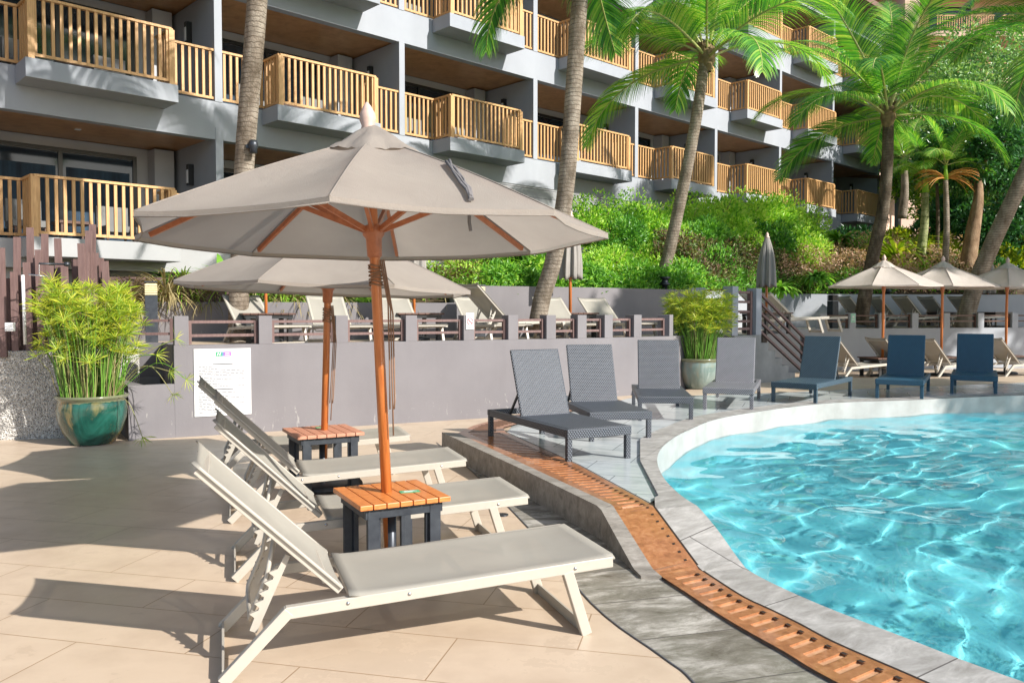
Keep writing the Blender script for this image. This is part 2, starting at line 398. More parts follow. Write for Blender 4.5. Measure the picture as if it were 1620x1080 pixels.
# rough pebble-dashed wall; the strong speckle also paints in dappled tree shadow
t = NT('pebble_wall'); v = t.coord('Object'); vo = t.n('ShaderNodeTexVoronoi'); vo.inputs['Scale'].default_value = 55; t.l(v, vo.inputs[0])
c = t.mix(t.math('MULTIPLY', t.noise(v, 60, 3), .9), t.ramp(t.noise(v, 2, 4), [(.3, (.28, .26, .24)), (.7, (.42, .40, .37))]), (.60, .57, .52))
c = t.mix(t.math('LESS_THAN', vo.outputs[0], .30), c, (.09, .085, .08))
c = t.mix(t.math('GREATER_THAN', t.noise(v, 38, 2), .60), c, (.70, .68, .64))
M['pebble_wall'] = t.done(t.bsdf(c, .85, t.bump(vo.outputs[0], 1.0, .02)))
# glazed ceramic pots with drips of blue, green and brown
def glaze(name, cols):
    t = NT(name); v = t.coord('Object', (1.6, 1.6, .8)); f = t.noise(v, 2.0, 5, .6, 1.0)
    c = t.ramp(f, cols); s = t.n('ShaderNodeSeparateXYZ'); t.l(t.coord('Object'), s.inputs[0])
    top = t.math('GREATER_THAN', t.math('ADD', s.outputs[2], t.math('MULTIPLY', t.noise(t.coord('Object', (9, 9, 1)), 1, 3), .10)), .595)
    c = t.mix(top, c, (.14, .15, .085))
    M[name] = t.done(t.bsdf(c, .18, t.bump(t.noise(t.coord('Object', (1, 1, 5)), 14, 3), .15, .004), coat=.6))
glaze('glaze_teal', [(.36, (.30, .19, .07)), (.44, (.12, .12, .05)), (.50, (.005, .048, .034)), (.60, (.010, .085, .062)), (.74, (.025, .12, .10)), (.86, (.26, .36, .36))])
glaze('glaze_dull', [(.30, (.22, .20, .14)), (.5, (.14, .20, .18)), (.75, (.26, .31, .29))])
# ---------------------------------------------------------------- pool, decks, kerb
def zc(y):                                   # level of kerb, grating and coping: falls to the lower deck towards the viewer
    return .02 + .20 * max(0, min(1, (y - 4.83) / .74))
def xy(p): return (p[0], p[1])
near_w = [at(1048, 752, .22), at(1080, 785, .22), at(1133, 838, .13), at(1190, 905, .02), at(1284, 950, .02), at(1430, 1007, .02), at(1620, 1078, .02)]
back_w = [at(1450, 632, .22), at(1302, 638, .22), at(1154, 658, .22), at(1091, 679, .22), at(1055, 700, .22), at(1040, 722, .22)]
loop_pts = [xy(p) for p in back_w] + [xy(p) for p in near_w] + [(2.75, 2.5), (4.2, .9), (7, 0), (11, .2), (15, 2.5), (17.5, 7), (17, 11), (13.5, 13.2), (8.6, 13.05)]
W = [xy(p) for p in smooth_line([(x, y, 0) for x, y in loop_pts], 8, closed=True)]     # water's edge
def ring_offset(P, d):
    n = len(P); out = []
    for i in range(n):
        a = Vector(P[i - 1]); b = Vector(P[(i + 1) % n]); t = (b - a).normalized()
        out.append((P[i][0] + t.y * d, P[i][1] - t.x * d))
    return out
area = sum(W[i - 1][0] * W[i][1] - W[i][0] * W[i - 1][1] for i in range(len(W))) / 2
if area < 0: W.reverse()                     # anticlockwise
def sheet_with_hole(name, outer, hole, z, m, kind='structure'):
    bm = bmesh.new(); E = []
    for P in (outer, hole):
        vs = [bm.verts.new((p[0], p[1], z)) for p in P]
        for i in range(len(vs)): E.append(bm.edges.new((vs[i - 1], vs[i])))
    bmesh.ops.triangle_fill(bm, use_beauty=True, use_dissolve=False, edges=E)
    for f in bm.faces:
        if f.normal.z < 0: f.normal_flip()
    me = bpy.data.meshes.new(name); bm.to_mesh(me); bm.free(); me.materials.append(m)
    o = bpy.data.objects.new(name, me); col.objects.link(o); return tag(o, kind=kind)
def sheet(name, poly, z, m, kind='structure'):
    bm = bmesh.new(); vs = [bm.verts.new((p[0], p[1], p[2] if len(p) > 2 else z)) for p in poly]
    E = [bm.edges.new((vs[i - 1], vs[i])) for i in range(len(vs))]
    bmesh.ops.triangle_fill(bm, use_beauty=True, use_dissolve=False, edges=E)
    for f in bm.faces:
        if f.normal.z < 0: f.normal_flip()
    me = bpy.data.meshes.new(name); bm.to_mesh(me); bm.free(); me.materials.append(m)
    o = bpy.data.objects.new(name, me); col.objects.link(o); return tag(o, kind=kind)
Wo = ring_offset(W, .1)
sheet_with_hole('ground', [(-400, -400), (500, -400), (500, 600), (-400, 600)], Wo, -.006, M['soil'])
sheet_with_hole('deck', [(-14, -8), (26, -8), (26, 24), (-14, 24)], Wo, 0, M['beige'])
# pool basin
DEEP = -1.3
mb = MB(); n = len(W)
vs = [(p[0], p[1], zc(p[1]) - .002) for p in W] + [(p[0], p[1], -.10) for p in W] + [(p[0], p[1], DEEP) for p in W]
fs = []; fm = []
for i in range(n):
    j = (i + 1) % n
    mb.add([vs[i], vs[j], vs[n + j], vs[n + i]], [(0, 1, 2, 3)], 0)
    mb.add([vs[n + i], vs[n + j], vs[2 * n + j], vs[2 * n + i]], [(0, 1, 2, 3)], 1)
t = NT('pool_mosaic'); v = t.coord('Object'); br = t.n('ShaderNodeTexBrick', offset=0)
br.inputs['Color1'].default_value = (.19, .57, .63, 1); br.inputs['Color2'].default_value = (.21, .59, .64, 1); br.inputs['Mortar'].default_value = (.21, .59, .64, 1)
br.inputs['Scale'].default_value = 1; br.inputs['Brick Width'].default_value = .1; br.inputs['Row Height'].default_value = .1; br.inputs['Mortar Size'].default_value = .004
t.l(v, br.inputs[0]); M['pool_mosaic'] = t.done(t.bsdf(br.outputs[0], .4))
basin = mb.build('pool_basin', [M['white_tile'], M['pool_mosaic']]); tag(basin, kind='structure')
bot = sheet('pool_floor', W, DEEP + .001, M['pool_mosaic'])
# water: a rippled surface of real waves
random.seed(7)
waves = []; WAMP = .0038
for k in range(26):
    L = .22 * (1.13 ** k) * .9; a = k * 2.4 + random.uniform(-.4, .4)
    waves.append((math.cos(a) * 6.283 / L, math.sin(a) * 6.283 / L, random.uniform(0, 6.283), WAMP * L ** 1.0 * random.uniform(.5, 1.1)))
waves = [q for q in waves if 6.283 / math.hypot(q[0], q[1]) < 2.6 and 6.283 / math.hypot(q[0], q[1]) > .3]
x0, x1 = .9, 18.0; y0, y1 = -.2, 13.8; st = .055
nx = int((x1 - x0) / st); ny = int((y1 - y0) / st)
def wz(x, y):
    xx = x + .35 * math.sin(y * .9 + .4 * x); yy = y + .3 * math.sin(x * 1.1 - .3 * y)
    return sum(A * math.sin(kx * xx + ky * yy + ph) for kx, ky, ph, A in waves)
vs = [(x0 + i * st, y0 + j * st, -.035 + wz(x0 + i * st, y0 + j * st)) for j in range(ny + 1) for i in range(nx + 1)]
import bisect
def inside(P, x, y):
    c = False; j = len(P) - 1
    for i in range(len(P)):
        if (P[i][1] > y) != (P[j][1] > y) and x < (P[j][0] - P[i][0]) * (y - P[i][1]) / (P[j][1] - P[i][1]) + P[i][0]: c = not c
        j = i
    return c
Wc = ring_offset(W, .09)
inn = {}
for j in range(0, ny + 1):
    for i in range(0, nx + 1): pass
    # per row: crossings
    y = y0 + j * st; xs = []
    k = len(Wc) - 1
    for i in range(len(Wc)):
        if (Wc[i][1] > y) != (Wc[k][1] > y): xs.append((Wc[k][0] - Wc[i][0]) * (y - Wc[i][1]) / (Wc[k][1] - Wc[i][1]) + Wc[i][0])
        k = i
    inn[j] = sorted(xs)
def isin(i, j): return bisect.bisect(inn[j], x0 + i * st) % 2 == 1
fs = [(j * (nx + 1) + i, j * (nx + 1) + i + 1, (j + 1) * (nx + 1) + i + 1, (j + 1) * (nx + 1) + i) for j in range(ny) for i in range(nx) if isin(i, j) and isin(i + 1, j) and isin(i, j + 1) and isin(i + 1, j + 1)]
me = bpy.data.meshes.new('pool_water'); me.from_pydata(vs, [], fs); me.polygons.foreach_set('use_smooth', [True] * len(fs))
bmw = bmesh.new(); bmw.from_mesh(me); bmesh.ops.delete(bmw, geom=[q for q in bmw.verts if not q.link_faces], context='VERTS'); bmw.to_mesh(me); bmw.free()
water = bpy.data.objects.new('pool_water', me); col.objects.link(water); tag(water, kind='structure')
t = NT('water')
gl = t.n('ShaderNodeBsdfGlass'); gl.inputs['Color'].default_value = (.89, .985, 1, 1); gl.inputs['Roughness'].default_value = 0; gl.inputs['IOR'].default_value = 1.33
M['water'] = t.done(gl)
me.materials.append(M['water'])
water.cycles.is_caustics_caster = True; bot.cycles.is_caustics_receiver = True; basin.cycles.is_caustics_receiver = True
sd.cycles.is_caustics_light = True

def resample(P, N):
    P = [Vector((p[0], p[1], 0)) for p in P]; L = [0]
    for a, b in zip(P, P[1:]): L.append(L[-1] + (b - a).length)
    out = []; k = 0
    for i in range(N):
        s = L[-1] * i / (N - 1)
        while k < len(P) - 2 and L[k + 1] < s: k += 1
        f = (s - L[k]) / max(1e-9, L[k + 1] - L[k]); out.append(P[k].lerp(P[k + 1], min(1, f)))
    return out
# lines of the grating: outer (kerb side) and inner (pool side) edge, from the far corner to the viewer
g_out = [at(724, 685, .22), at(850, 744, .22), at(965, 797, .22), at(1046, 911, .02), at(1085, 936, .02), at(1135, 969, .02), at(1182, 997, .02), at(1243, 1031, .02), at(1324, 1078, .02), (1.75, 2.55, 0), (2.6, 1.2, 0), (4.2, .0, 0)]
g_in = [at(800, 683, .22), at(915, 735, .22), at(1022, 793, .22), at(1110, 902, .02), at(1172, 942, .02), at(1216, 963, .02), at(1263, 986, .02), at(1324, 1018, .02), at(1467, 1080, .02), (2.05, 2.65, 0), (2.85, 1.42, 0), (4.4, .3, 0)]
def clean(P): return [(p[0], p[1]) for p in P]
N = 420
def sm(P): return [(q[0], q[1]) for q in P[:3]] + [(p.x, p.y) for p in smooth_line([(q[0], q[1], 0) for q in P[3:]], 8)]
GO = resample(sm(g_out), N); GI = resample(sm(g_in), N)
# near coping between the grating and the water
cin = [xy(back_w[-2]), xy(back_w[-1])] + [xy(p) for p in near_w] + [(2.75, 2.5), (4.2, .9)]
cin = [xy(p) for p in smooth_line([(x, y, 0) for x, y in [xy(back_w[-3])] + cin + [(7, 0)]], 8)][8:-8]
cout = [xy(at(1013, 728, .22)), xy(at(1042, 783, .22)), xy(g_in[2])] + sm(g_in)[3:]
def strip(mb, A, B, zf, m=0, dz=0):
    vs = []
    for a, b in zip(A, B): vs += [(a[0], a[1], zf(a[1]) + dz), (b[0], b[1], zf(b[1]) + dz)]
    mb.add(vs, [(2 * i, 2 * i + 1, 2 * i + 3, 2 * i + 2) for i in range(len(A) - 1)], m)
def dense(P, q=6): return resample(P, len(P) * q)
# pair by matching heights (y) so that the slope lines agree
def match(A, B, N=90):
    A = resample(A, 600); B = resample(B, 600); out_a = []; out_b = []
    for i in range(N):
        k = int(i * 599 / (N - 1)); out_a.append(A[k])
    j = 0
    for a in out_a:
        best = min(range(j, min(600, j + 90)), key=lambda q: (B[q] - a).length) if a is not out_a[-1] else 599
        j = max(j, best); out_b.append(B[j])
    return out_a, out_b
ca, cb = match(cin, cout)
mb = MB(); strip(mb, ca, cb, zc)
# outer skirt facing the wet deck and the channel
for i in range(len(cb) - 1):
    a, b = cb[i], cb[i + 1]
    if (b - a).length > 1e-4: mb.add([(a.x, a.y, zc(a.y)), (b.x, b.y, zc(b.y)), (b.x, b.y, zc(b.y) - .06), (a.x, a.y, zc(a.y) - .06)], [(0, 1, 2, 3)])
tag(mb.build('pool_coping', M['slate_coping']), kind='structure')
# rear coping: band round the rest of the pool
i0 = min(range(n), key=lambda i: (Vector(W[i]) - Vector(xy(back_w[-2]))).length)
i1 = min(range(n), key=lambda i: (Vector(W[i]) - Vector((4.2, .9))).length)
band = []
# walk from i0 away from the near coping
stepdir = 1
test = [W[(i0 + k) % n] for k in range(6)]
if test[-1][1] < test[0][1]: stepdir = -1
k = i0
while True:
    band.append(W[k]); 
    if k == i1 or len(band) > n: break
    k = (k + stepdir) % n
outb = ring_offset(W, .30); kk = [ (i0 + stepdir * q) % n for q in range(len(band))]
mb = MB(); BO = [outb[q] for q in kk]; first = at(1013, 728, .22)
BO[0] = (first[0], first[1])
strip(mb, band, BO, lambda y: .222 if True else 0)
for i in range(len(BO) - 1):
    a, b = BO[i], BO[i + 1]; mb.add([(a[0], a[1], .222), (b[0], b[1], .222), (b[0], b[1], .0), (a[0], a[1], .0)], [(0, 1, 2, 3)])
    a, b = band[i], band[i + 1]
    if zc(a[1]) < .2: mb.add([(a[0], a[1], .222), (b[0], b[1], .222), (b[0], b[1], -.1), (a[0], a[1], -.1)], [(0, 1, 2, 3)], 1)
tag(mb.build('pool_coping', [M['slate_coping'], M['white_tile']]), kind='structure')

# grating: one cross piece after another with slots between, over a shallow channel
mb = MB(); TH = .010
acc = 0; rows = []
for i in range(N):
    rows.append((GO[i], GI[i]))
cl = [0]
for i in range(1, N): cl.append(cl[-1] + ((GO[i] + GI[i]) / 2 - (GO[i - 1] + GI[i - 1]) / 2).length)
def row_at(s):
    k = max(0, min(N - 2, bisect.bisect(cl, s) - 1)); f = (s - cl[k]) / max(1e-9, cl[k + 1] - cl[k])
    return GO[k].lerp(GO[k + 1], f), GI[k].lerp(GI[k + 1], f)
def gp(s, u, dz=0):
    a, b = row_at(s); p = a.lerp(b, u); return (p.x, p.y, zc(p.y) + dz)
s = 0; pitch = .092
while s < cl[-1] - pitch:
    s1 = s + pitch * .58; s2 = s + pitch; ym = gp(s, .5)[1]
    if 4.84 < ym < 5.60:
        mb.add([gp(s, 0), gp(s, 1), gp(s1, 1), gp(s1, 0)], [(0, 1, 2, 3)]); mb.add([gp(s1, 0), gp(s1, 1), gp(s2, 1), gp(s2, 0)], [(0, 1, 2, 3)])
        mb.add([gp(s1, .80, .0015), gp(s1, .87, .0015), gp(s1 + .02, .87, .0015), gp(s1 + .02, .80, .0015)], [(0, 1, 2, 3)], 1)
        s = s2; continue
    mb.add([gp(s, 0), gp(s, 1), gp(s1, 1), gp(s1, 0)], [(0, 1, 2, 3)])
    for u0, u1 in ((0, .22), (.80, 1)): mb.add([gp(s1, u0), gp(s1, u1), gp(s2, u1), gp(s2, u0)], [(0, 1, 2, 3)])
    for ss in (s1, s2): mb.add([gp(ss, .22), gp(ss, .80), gp(ss, .80, -TH), gp(ss, .22, -TH)], [(0, 1, 2, 3)])
    mb.add([gp(s1, .80), gp(s2, .80), gp(s2, .80, -TH), gp(s1, .80, -TH)], [(0, 1, 2, 3)])
    mb.add([gp(s1, .22, -TH), gp(s1, .80, -TH), gp(s2, .80, -TH), gp(s2, .22, -TH)], [(0, 1, 2, 3)], 2)
    mb.add([gp(s1 - .001, .78, .0012), gp(s1 + .002, .85, .0012), gp(s2 - .006, .85, .0012), gp(s2 - .012, .78, .0012)], [(0, 1, 2, 3)], 1)
    s = s2
gr = mb.build('drain_grating', [M['grille'], M['slot_dark'], M['slot_sunlit']])
tag(gr, 'orange slotted drain grating that runs down from the raised deck along the pool', 'drain grating')
# dark joint between grating and coping
mb = MB(); 
a = [GI[i] + (GI[i] - GO[i]).normalized() * .0 for i in range(0, N, 3)]; b = [GI[i] + (GI[i] - GO[i]).normalized() * .012 for i in range(0, N, 3)]
strip(mb, a, b, zc, dz=.002); tag(mb.build('grating_joint', M['slot_dark']), kind='structure')
# far run of the grating, turning along the left end of the wet deck
A2 = [at(724, 685, .22), at(748, 673, .22), at(800, 659, .22), (.9, 11.9, 0)]; B2 = [at(800, 683, .22), at(796, 676, .22), at(830, 667, .22), (1.2, 11.6, 0)]
A2 = resample(clean(A2), 60); B2 = resample(clean(B2), 60); mb = MB(); strip(mb, A2, B2, lambda y: .22); 
for i in range(1, 59, 2): 
    a = A2[i].lerp(B2[i], .2); b = A2[i].lerp(B2[i], .8); mb.bar((a.x, a.y, .2235), (b.x, b.y, .2235), .012, .003, 1)
tag(mb.build('drain_grating', [M['grille'], M['slot_dark']]), 'orange drain grating crossing the left end of the wet deck under the nearest wicker lounger', 'drain grating')
# kerb along the outer side
def piecewise(P, k=20):
    out = []
    for p, q in zip(P, P[1:]):
        for i in range(k): out.append(Vector((p[0], p[1], 0)).lerp(Vector((q[0], q[1], 0)), i / k))
    out.append(Vector((P[-1][0], P[-1][1], 0))); return out
KO = piecewise([at(699, 684, .22), at(830, 744, .22), at(951, 803, .22), at(1014, 911, .02)]); KI = piecewise([at(724, 685, .22), at(850, 744, .22), at(967, 798, .22), at(1047, 912, .02)])
mb = MB(); strip(mb, KO, KI, zc, dz=.003)
for i in range(60):
    a, b = KO[i], KO[i + 1]; mb.add([(a.x, a.y, zc(a.y) + .003), (b.x, b.y, zc(b.y) + .003), (b.x, b.y, -.01), (a.x, a.y, -.01)], [(0, 1, 2, 3)], 0)
    a, b = KI[i], KI[i + 1]; mb.add([(a.x, a.y, zc(a.y) + .003), (b.x, b.y, zc(b.y) + .003), (b.x, b.y, -.01), (a.x, a.y, -.01)], [(0, 1, 2, 3)], 0)
a, b = KO[-1], KI[-1]; mb.add([(a.x, a.y, .023), (b.x, b.y, .023), (b.x, b.y, -.01), (a.x, a.y, -.01)], [(0, 1, 2, 3)], 0)
a, b = KO[0], KI[0]; mb.add([(a.x, a.y, .223), (b.x, b.y, .223), (b.x, b.y, -.01), (a.x, a.y, -.01)], [(0, 1, 2, 3)], 0)
tag(mb.build('kerb', M['slate_kerb']), kind='structure')
# slate paving between the beige tiles and the kerb
sl_out = [at(690, 700), at(745, 745), at(835, 835), at(934, 954), at(1046, 1039), at(1098, 1082), (.85, 2.6, 0), (1.4, 1.2, 0), (3, -.6, 0)]
sl_out = [xy(p) for p in smooth_line([(p[0], p[1], 0) for p in sl_out], 5)]
inner = [xy(p) for p in resample([(-.74, 9.02)] + sm(g_out)[1:], 40)]
sheet('slate_paving', sl_out + list(reversed(inner)), .004, M['slate_dark'])
mb = MB(); q = [Vector((p[0], p[1], 0)) for p in sl_out]; qo = [Vector((p[0], p[1], 0)) for p in offset(sl_out, .008)]
strip(mb, q, qo, lambda y: .0055); tag(mb.build('paving_joint', M['ink_dark']), kind='structure')
mb = MB(); c = at(795, 815); mb.lathe([(.045, .0), (.045, .006), (.03, .006), (.001, .004)], (c.x, c.y, .004), 20)
tag(mb.build('floor_drain', M['iron']), 'small round drain cover in the slate paving by the lounger feet', 'drain cover')

# raised deck: beige at the back, wet stone round the pool
rd = [xy(KI[0])] + [xy(p) for p in resample([xy(p) for p in KI], 12)][1:9] + [(x, y) for x, y in [xy(g_in[2]), xy(at(1042, 783, .22))]]
Wd = ring_offset(W, .16)
# indices along the rear of the pool
rear = [Wd[q] for q in kk if W[q][0] < 16.9 and W[q][1] > 7.4]
rd_pool = rear
wall_line = [(.35, 12.25), (2.56, 13.75), (4.1, 15.1), (6.5, 16.6), (10, 17.0), (16, 16.0), (18.2, 12)]
left_in = [xy(at(1013, 728, .22)), xy(at(1030, 775, .22)), xy(at(1022, 793, .22)), xy(at(915, 735, .22)), xy(at(800, 683, .22))]
poly_full = [xy(at(1024, 722, .22)), xy(at(1049, 779, .22))] + [xy(p) for p in resample([xy(p) for p in g_in[2::-1]], 14)] + [xy(KI[0]), (-.35, 9.9), (.35, 12.25)] + wall_line[1:] + list(reversed(rear))
sheet('raised_deck', poly_full, .196, M['beige'])
# its far edge down to the lower deck on the right
mb = MB(); 
for a, b in zip(wall_line[2:], wall_line[3:]): mb.add([(a[0], a[1], .196), (b[0], b[1], .196), (b[0], b[1], -.01), (a[0], a[1], -.01)], [(0, 1, 2, 3)])
a, b = (-.35, 9.9), (.35, 12.25); mb.add([(a[0], a[1], .196), (b[0], b[1], .196), (b[0], b[1], -.01), (a[0], a[1], -.01)], [(0, 1, 2, 3)])
tag(mb.build('deck_riser', M['slate_kerb']), kind='structure')
wet_back = [at(815, 668, .2), at(1000, 629, .2), at(1110, 625, .2), at(1230, 621, .2), at(1340, 616, .2), at(1620, 605, .2), (16, 15, 0), (18, 12, 0)]
poly_wet = [xy(at(1024, 722, .22)), xy(at(1049, 779, .22))] + [xy(p) for p in resample([xy(p) for p in g_in[2::-1]], 14)] + [xy(p) for p in wet_back] + list(reversed(rear))
sheet('wet_deck', poly_wet, .200, M['wet_stone'])
# ---------------------------------------------------------------- terrace walls
def wall_run(mb, P, th, z0, z1, m=0):        # P: (x,y) line, thickness goes to the far side (left of the run)
    Q = offset(P, th)
    for i in range(len(P) - 1):
        poly = [P[i], P[i + 1], Q[i + 1], Q[i]]
        mb.add([(p[0], p[1], z0) for p in poly] + [(p[0], p[1], z1) for p in poly],
               [(0, 1, 5, 4), (2, 3, 7, 6), (4, 5, 6, 7)] + ([(3, 0, 4, 7)] if i == 0 else []) + ([(1, 2, 6, 5)] if i == len(P) - 2 else []), m)
P0 = at(277, 692); 
main_line = [(P0.x, P0.y), (-2.2, 11.0), (-.09, 12.02), (1.3, 12.78), (2.56, 13.62), (2.95, 14.25), (4.3, 15.6)]
def on_line(line, px, yoff=0):               # point of a plan line seen at image column px
    a = (px - 810) / FPX
    for p, q in zip(line, line[1:]):
        d0 = p[0] - a * p[1]; d1 = q[0] - a * q[1]
        if d0 * d1 <= 0 or (q == line[-1]):
            f = d0 / (d0 - d1) if abs(d0 - d1) > 1e-9 else 0
            x = p[0] + (q[0] - p[0]) * f; y = p[1] + (q[1] - p[1]) * f
            return V(x, y, 0), math.atan2(q[1] - p[1], q[0] - p[0])
WT = 1.13
rw = empty('retaining_wall', (P0.x, P0.y, 0), 0, 'long mauve grey wall with short posts and brown rails below the upper terrace', 'wall')
def local(mb, o): mb.M = Matrix.Translation(-Vector(o.location)) 
mb = MB(); local(mb, rw); wall_run(mb, main_line, .2, 0, WT); mb.build('wall', M['wall_mauve'], rw, .006)
def rail_posts(root, line, pxs, z0, z1, wdt, mat, name='post'):
    pts = []
    for px in pxs:
        p, a = on_line(line, px); pts.append((p, a))
        m = MB(); local(m, root); nrm = V(-math.sin(a), math.cos(a), 0)
        c = p + nrm * .105; m.box((c.x, c.y, (z0 + z1) / 2), (wdt, .214, z1 - z0), rz=a); m.build(name, mat, root, .005)
    return pts
def rail_panels(root, pts, zs, zb, zt, wdt, mat, stiles=True):
    for (p, a), (q, b) in zip(pts, pts[1:]):
        d = (q - p).normalized(); nrm = V(-d.y, d.x, 0) * .09
        s = p + d * (wdt / 2 + .0) + nrm; e = q - d * (wdt / 2) + nrm
        m = MB(); local(m, root)
        for z in zs: m.bar((s.x, s.y, z), (e.x, e.y, z), .035, .035)
        if stiles:
            for f in (s + d * .02, e - d * .025): m.box((f.x, f.y, (zb + zt) / 2 + .01), (.038, .06, zt - zb), rz=a)
        m.build('rail_panel', mat, root)
post_px = [287, 420, 541, 651, 742, 812, 872, 921, 963, 1009, 1062]
pts = rail_posts(rw, main_line, post_px, WT - .002, WT + .36, .165, M['wall_mauve'])
rail_panels(rw, pts, (WT + .285, WT + .115), WT, WT + .29, .165, M['fence_brown'])
# low planter box at the left end of the wall
pa = at(204, 697); pb = (P0.x, P0.y); pc = at(185, 676)
dvec = (Vector(pb) - Vector((pa.x, pa.y))).normalized(); nv = Vector((-dvec.y, dvec.x))
pl = [(pa.x, pa.y), pb, (pb[0] + nv.x * 1.3, pb[1] + nv.y * 1.3), (pa.x + nv.x * 1.3 - .1, pa.y + nv.y * 1.3)]
lp = empty('low_planter', (pa.x, pa.y, 0), 0, 'low mauve grey planter box with dark soil at the left end of the terrace wall', 'planter')
mb = MB(); local(mb, lp)
il = [(pl[0][0] + .13, pl[0][1] + .12), (pl[1][0] - .0, pl[1][1] + .12), (pl[2][0], pl[2][1] - .1), (pl[3][0] + .13, pl[3][1] - .1)]
for i in range(4):
    j = (i + 1) % 4
    if i == 1: continue
    mb.add([(*pl[i], 0), (*pl[j], 0), (*il[j], 0), (*il[i], 0), (*pl[i], .66), (*pl[j], .66), (*il[j], .66), (*il[i], .66)], [(0, 1, 5, 4), (2, 3, 7, 6), (4, 5, 6, 7), (3, 0, 4, 7), (1, 2, 6, 5)])
mb.build('wall', M['wall_mauve'], lp)
mb = MB(); local(mb, lp); mb.prism(il, .3, .56); mb.build('soil', M['soil'], lp)
# left side wall of the terrace behind the planter, with its own short rails
sw = [(pb[0] + nv.x * .21, pb[1] + nv.y * .21), (pb[0] + nv.x * 1.3, pb[1] + nv.y * 1.3)]
sw2 = [(pl[3][0] - .6, pl[3][1] + .12), (pb[0] + nv.x * 1.3 + .15, pb[1] + nv.y * 1.3)]
se = empty('planter_back_wall', (sw2[0][0], sw2[0][1], 0), 0, 'dark grey wall behind the low planter carrying a short brown rail', 'wall')
mb = MB(); local(mb, se); wall_run(mb, sw2, .18, 0, 1.12); wall_run(mb, [sw[1], sw[0]], .18, 0, 1.125); mb.build('wall', M['wall_mauve'], se)
mb = MB(); local(mb, se)
for z in (1.42, 1.24): mb.bar((sw2[0][0], sw2[0][1] + .08, z), (sw2[1][0], sw2[1][1] + .08, z), .035, .035)
for f in (0.02, .5, .98):
    p = Vector(sw2[0]).lerp(Vector(sw2[1]), f); mb.box((p.x, p.y + .08, 1.28), (.08, .08, .34))
mb.build('rail_panel', M['fence_brown'], se)

# upper terrace floors
back_l = [(-7.4, 13.1), (-4.2, 13.7), (-1.05, 15.0)]
back_line = [(-1.05, 15.0), (1.6, 16.4), (4.0, 18.25)]
back_line2 = [(4.0, 18.25), (8.2, 24.6), (14, 25.4), (24, 26.6)]
right_line = [(6.4, 20.6), (9, 21.3), (14, 22.4), (22, 24.0)]
tf = [(main_line[0][0], main_line[0][1] + .05)] + [(p[0], p[1] + .05) for p in main_line[1:]] + [(5.0, 16.4), (6.42, 20.7)] + [(p[0], p[1] + .05) for p in right_line[1:]] + [(24, 26.5), (14, 25.3), (8.2, 24.5), (4.0, 18.2), (1.6, 16.35), (-1.05, 14.95), (-4.2, 13.65), (-7.4, 13.05), (-7.4, 11.3), (pb[0] + nv.x * 1.4, pb[1] + nv.y * 1.4 + .05)]
sheet('upper_terrace', tf, 1.06, M['beige'])
def backwall(name, line, z1, label, mat='wall_grey', z0=.9):
    o = empty(name, (line[0][0], line[0][1], z0), 0, label, 'wall'); mb = MB(); local(mb, o); wall_run(mb, line, .22, z0, z1); mb.build('wall', M[mat], o); 
    m = MB(); local(m, o); Q = offset(line, .11); 
    return o
backwall('garden_wall', back_l, 1.70, 'lower grey garden wall behind the left upper loungers and the dry grasses', 'wall_mauve')
backwall('garden_wall', back_line, 2.02, 'sunlit grey garden wall with soft palm shadows below the green hedge', 'wall_mauve')
backwall('garden_wall', back_line2, 2.06, 'shaded blue grey garden wall behind the right upper loungers', 'wall_grey')
# right terrace wall with posts
rt = empty('terrace_wall', (right_line[0][0], right_line[0][1], 0), 0, 'shaded grey terrace wall with posts and dark rails behind the right umbrellas', 'wall')
mb = MB(); local(mb, rt); wall_run(mb, right_line, .22, 0, 1.10); mb.build('wall', M['wall_grey'], rt)
rp = [1303, 1349, 1396, 1448, 1498, 1552, 1606, 1660]
pts = rail_posts(rt, right_line, rp, 1.098, 1.50, .19, M['wall_grey'])
rail_panels(rt, pts, (1.43, 1.28), 1.10, 1.46, .19, M['table_dark'])
# steps block between the terraces
ST = V(4.05, 14.95, 0); ax = V(.72, .69, 0); ay = V(-.69, .72, 0)
st_ = empty('terrace_steps', ST, 0, 'pale concrete steps with brown sloping handrails beside the second potted papyrus', 'steps')
def L(u, v_, z): p = ST + ax * u + ay * v_; return (p.x, p.y, z)
mb = MB(); local(mb, st_)
prof = [(0, 0), (0, 1.1), (.95, 1.1)]; u, z = .95, 1.1
for k in range(6): z -= .157; prof += [(u, z), (u + .27, z)]; u += .27
prof += [(u, 0)]
A_ = [L(a, 0, b) for a, b in prof]; B_ = [L(a, 1.5, b) for a, b in prof]; k = len(prof)
mb.add(A_ + B_, [tuple(reversed(range(k))), tuple(range(k, 2 * k))] + [(i, (i + 1) % k, k + (i + 1) % k, k + i) for i in range(k)])
mb.build('flight', M['concrete'], st_)
for (uu, h) in ((.02, .9), (.86, .88)):
    m = MB(); local(m, st_); c = L(uu, .1, 1.1 + h / 2); m.box(c, (.2, .2, h), rz=math.atan2(ax.y, ax.x)); m.build('post', M['wall_grey'], st_, .005)
c = L(2.95, .1, .75); m = MB(); local(m, st_); m.box(c, (.17, .17, .55), rz=math.atan2(ax.y, ax.x)); m.build('post', M['wall_grey'], st_, .005)
m = MB(); local(m, st_)
for zz in (.8, .62, .44, .26, .12): m.bar(L(.12, .1, 1.1 + zz), L(.76, .1, 1.1 + zz), .045, .045)
m.box(L(.70, .1, 1.5), (.07, .07, .85), rz=math.atan2(ax.y, ax.x)); m.build('rail_panel', M['fence_brown'], st_)
m = MB(); local(m, st_)
for zz in (.82, .64, .46, .28, .10): m.bar(L(.96, .1, 1.12 + zz), L(2.86, .1, .16 + zz + .02), .045, .045)
